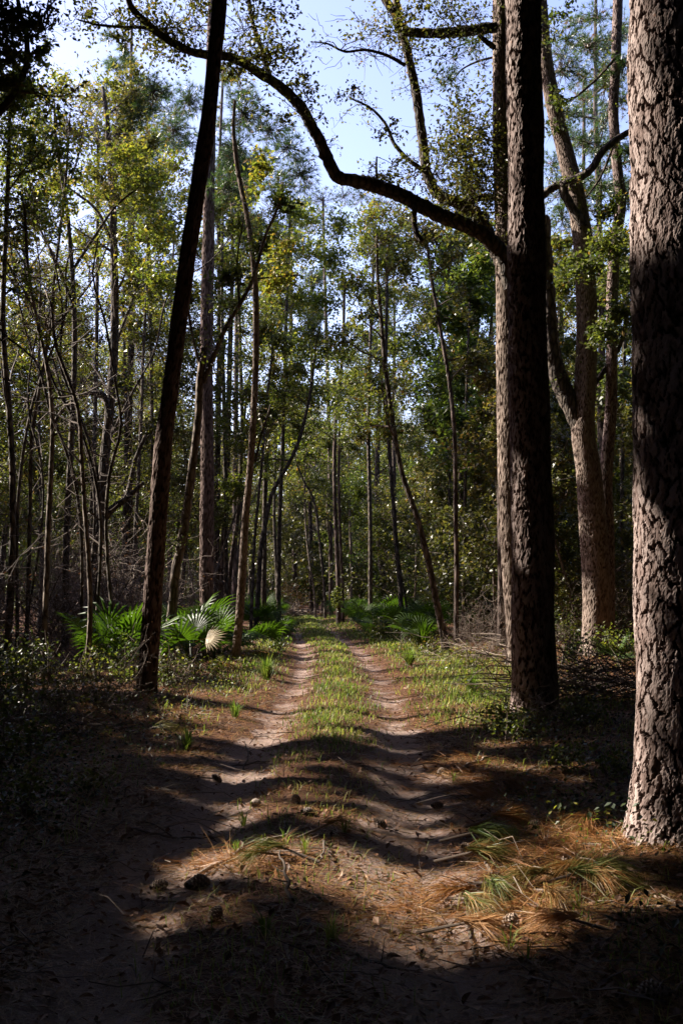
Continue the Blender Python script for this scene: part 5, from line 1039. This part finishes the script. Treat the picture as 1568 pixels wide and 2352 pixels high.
for a_ in [(1110, 1940, 1, -.1, .30, 300, .2, 'green needle spray nearest the shaded rut on the right'), (1105, 1985, 1, -.15, .30, 330, .3, 'pale green spray below the green spray by the rut'), (1310, 2040, -.8, -.45, .24, 240, .62, 'orange brown fan of needles beside the upper cone'), (1345, 2055, 1, .02, .42, 540, .2, 'long dark green spray right of the upper cone'),
           (1130, 2065, .3, -1, .24, 210, .2, 'drooping dark green spray above the pale needle bunch'), (1085, 2090, .4, -.8, .24, 180, .4, 'mixed green and tan spray left of the pale needle bunch'), (1090, 2140, 1, -.25, .24, 210, .98, 'pale straw needle bunch pointing at the lit cone'), (1290, 2165, -1, .1, .22, 180, .95, 'straw needles lying right of the lit cone'),
           (1265, 2100, .1, -.7, .24, 210, .45, 'yellow green spray in the brightest fleck of sun'), (1350, 1925, -.3, -.6, .26, 240, .72, 'rusty spray in front of the huge right pine'), (1160, 1905, .5, .1, .26, 240, .7, 'rusty heap of needles above the green spray by the rut'), (1080, 1830, .5, -.5, .28, 240, .7, 'dark brown needles in the shade above the rusty heap'), (1150, 1820, .6, -.6, .28, 240, .66, 'dark brown drooping spray in front of the twig heap'), (1370, 2060, .4, -.9, .24, 210, .6, 'brown needles hanging below the long dark green spray'),
           (1050, 2060, -1, -.1, .26, 180, .72, 'brown needles reaching left into the sandy rut'), (1230, 2050, -.8, -.3, .26, 210, .5, 'golden needles left of the orange brown fan'),
           (200, 1650, -.2, -.7, .3, 240, .7, 'rusty drooping spray at the left of the fallen pine branch'), (230, 1645, .7, -.4, .3, 240, .45, 'golden tipped spray lit by a fleck on the left'), (330, 1640, .2, -.7, .3, 240, .72, 'rusty spray below the foot of the leaning pine'), (370, 1690, .9, -.3, .3, 240, .4, 'olive spray reaching toward the track on the left'), (190, 1690, .1, -.8, .3, 240, .75, 'dark rusty spray lowest on the left'), (400, 1660, .5, -.6, .3, 210, .75, 'brown spray right of the foot of the leaning pine'),
           (630, 1990, -.9, .3, .22, 150, .35, 'flattened olive spray in the sunlit patch of the track'), (590, 2005, -.6, -.5, .2, 120, .45, 'yellowed needles beside the long stick'), (770, 1930, .5, .3, .2, 120, .35, 'small olive spray in the middle of the track')]:
    spray(*a_)
def mat(cx_, cy_, rx, ry, n, tint, label):
    p = gp(cx_, cy_); q1 = gp(cx_ + rx, cy_); q2 = gp(cx_, cy_ - ry)
    r = np.sqrt(rng.random(n)); a_ = rng.random(n) * 6.28; cl_ = rng.standard_normal((40, 2)) * .55; ci = rng.integers(0, 40, n)
    x = p[0] + (cl_[ci, 0] + rng.normal(0, .16, n)) * (q1[0] - p[0]); y = p[1] + (cl_[ci, 1] + rng.normal(0, .16, n)) * (q2[1] - p[1])
    B = np.stack([x, y, hz(x, y) + .006 + .05 * rng.random(n) ** 2], 1); k = n // 3; D = rdir(k); D[:, 2] *= .22
    V, F = needles(B[:k], norm(D), .2, .0018, 3, .1, .05); V[:, 2] = np.maximum(V[:, 2], hz(V[:, 0], V[:, 1]) + .004)
    g = Acc(); g.add(V, F, np.repeat(np.clip(rng.normal(tint, .12, k), 0, 1), 15)); tag(g.build('needle_mat', M['fallen_needle']), label, kind='stuff')
mat(1330, 1950, 190, 60, 3000, .76, 'matted rusty pine needles in front of the huge right pine')
mat(1220, 2080, 150, 70, 2000, .7, 'tangled brown needles under the green sprays')
mat(1120, 1800, 150, 60, 3600, .72, 'rusty needles beside the shaded right rut')
mat(280, 1680, 170, 60, 4200, .72, 'rusty needles below the leaning pine')
mat(560, 1990, 160, 30, 900, .8, 'tan needles in the sunlit patch')
mat(920, 2080, 90, 70, 800, .78, 'orange needles in the right rut')
# ------------------------------------------------------------------ pine cones
rng = np.random.default_rng(117)
def cone_mesh():
    a = Acc(); L = .085
    V, F = tube([(0, 0, -L / 2), (0, 0, 0), (0, 0, L / 2)], [.014, .016, .004], 8); a.add(V, F, .1)
    for i in range(70):
        f = (i + .5) / 70; z = -L / 2 + L * f; r = .034 * math.sin(PI * (.12 + .84 * f)) ** .8; th = i * 2.4
        d = np.array([math.cos(th), math.sin(th), .0]); s = np.array([-math.sin(th), math.cos(th), 0]); u = np.array([0, 0, 1.])
        o = d * .008 + u * z; tp = d * r + u * (z + .012); w = s * .0085
        V = [o - w * .4, o + w * .4, tp + w, tp - w, tp + u * .007 - w * .7, tp + u * .007 + w * .7, tp + d * .005 + u * .002]
        a.add(V, [np.array([[0, 1, 2, 3], [3, 2, 5, 4]]), np.array([[3, 6, 2], [2, 6, 5], [5, 6, 4], [4, 6, 3]])], [.15, .15, .75, .75, .6, .6, 1.])
    o = a.build('pine_cone', M['cone']); me = o.data; bpy.data.objects.remove(o); return me
CM = cone_mesh()
for i, (x, y, lb) in enumerate([(1306, 2016, 'open pine cone beside the orange brown fan of needles'), (1169, 2140, 'sunlit pine cone above the pale straw needles'), (452, 2038, 'big dark pine cone at the edge of the sunlit sand'), (362, 2020, 'grey pine cone left of the long stick end'), (585, 1848, 'pine cone in the dim middle of the track, left one of a pair'), (680, 1852, 'pine cone in the dim middle of the track, right one of a pair'), (704, 1882, 'dark pine cone just below the pair in the track'),
                                (1071, 1954, 'shaded pine cone on the edge of the right rut'), (1016, 1773, 'pine cone in the sun at the right rut beside orange needles'), (1001, 1838, 'pine cone in the shade left of the dark brown needles'), (1364, 1896, 'pine cone left of the foot of the huge right pine'), (1228, 1910, 'pine cone half hidden above the green sprays'), (1506, 2325, 'dark pine cone near the bottom right corner'), (492, 2123, 'dark pine cone in the shaded sand below the sunlit patch'), (500, 1780, 'pine cone on the left rut near the lit streak'), (875, 1893, 'pine cone in the shaded right rut')]):
    o = bpy.data.objects.new('pine_cone', CM); col.objects.link(o); p = gp(x, y); s = {2: 1.35, 12: 1.3, 0: 1.25, 1: 1.2}.get(i, 1.) ; o.location = (p[0], p[1], gz(p[0], p[1]) + .028 * s); o.rotation_euler = (R(rng.uniform(55, 110)) if i not in (0, 1) else R(25), 0, rng.random() * 6.28); o.scale = (s, s, s); tag(o, lb, 'pine cone')
# ------------------------------------------------------------------ sticks
rng = np.random.default_rng(118)
def stick(L, r, label, tint=.4, name='fallen_stick', lift=.01, h=0.0):
    P = np.array([gp(x, y) for x, y in L]); P[:, 2] = hz(P[:, 0], P[:, 1]) + lift + r * .6
    P[:, 2] += np.linspace(0, h, len(P))
    o0 = P[0].copy(); Q, rr = resample(P - o0, np.linspace(r, r * .45, len(P)), 14); Q[1:-1] += rng.standard_normal((12, 3)) * r * .5
    a = Acc(); V, F = tube(Q, rr, 7, .08, int(rng.integers(1e6))); a.add(V, F, tint)
    for k in range(2):
        i = int(rng.integers(4, 11)); d = norm(rng.standard_normal(3) * [1, 1, .3]); d[2] = abs(d[2]); C = np.array([Q[i], Q[i] + d * .05, Q[i] + d * .1 + [0, 0, .01]]); V, F = tube(C, [rr[i] * .5, rr[i] * .4, .001], 5); a.add(V, F, tint)
    o = a.build(name, M['twig'], smooth=True); o.location = o0; tag(o, label, 'stick')
for a_ in [([(428, 2025), (480, 1998), (540, 1973), (620, 1945), (700, 1917)], .016, 'long stick lying across the sunlit patch of the track', .75), ([(652, 2045), (700, 2062), (752, 2085)], .008, 'thin dark twig right of the sunlit patch', .1), ([(672, 2086), (655, 2050), (643, 2013)], .012, 'black stub sticking up at the edge of the sunlit patch', .05, 'fallen_stick', .01, .1),
           ([(300, 1903), (400, 1906), (510, 1912)], .01, 'long thin stick in the shade on the left of the track', .3), ([(660, 2193), (662, 2225), (652, 2252)], .008, 'pale curved twig in the shaded grass', 1.), ([(741, 1948), (745, 1975), (736, 2013)], .009, 'short upright dark twig in the sunny litter', .25, 'fallen_stick', .01, .06), ([(1114, 1983), (1146, 2024), (1190, 2045), (1240, 2060)], .011, 'brown stick between the green sprays and the orange fan', .5),
           ([(1071, 2084), (1078, 2130), (1092, 2185)], .011, 'stick standing beside the mixed spray', .35), ([(1080, 2080), (1050, 2090), (1015, 2130)], .008, 'thin dark stick reaching into the right rut', .15), ([(819, 2200), (850, 2214), (900, 2218), (958, 2212)], .008, 'curved dark stick lying on the lower right rut', .15), ([(1488, 2072), (1540, 2098), (1600, 2120)], .009, 'pale stick at the right border below the huge pine', 1.), ([(1040, 1772), (1090, 1760), (1138, 1742)], .02, 'orange lit rotten limb by the right rut', .85),
           ([(450, 1738), (540, 1748), (620, 1752)], .012, 'thin stick across the left rut', .25), ([(555, 1760), (570, 1740), (562, 1715)], .009, 'hooked twig standing in the left rut', .1, 'fallen_stick', .01, .1), ([(1340, 2105), (1300, 2120), (1260, 2130)], .006, 'small twig by the leafy sprout', .5), ([(1190, 1790), (1250, 1760), (1330, 1745)], .016, 'dim fallen limb in front of the twig pile', .35), ([(1250, 1930), (1252, 1965), (1250, 1985)], .008, 'short twig standing left of the rusty spray', .5), ([(1400, 1720), (1350, 1770), (1300, 1800)], .012, 'dark limb left of the huge right pine', .4), ([(1200, 1520), (1250, 1540), (1310, 1545)], .03, 'thin log lying in front of the forked oak', .45)]:
    stick(*a_)
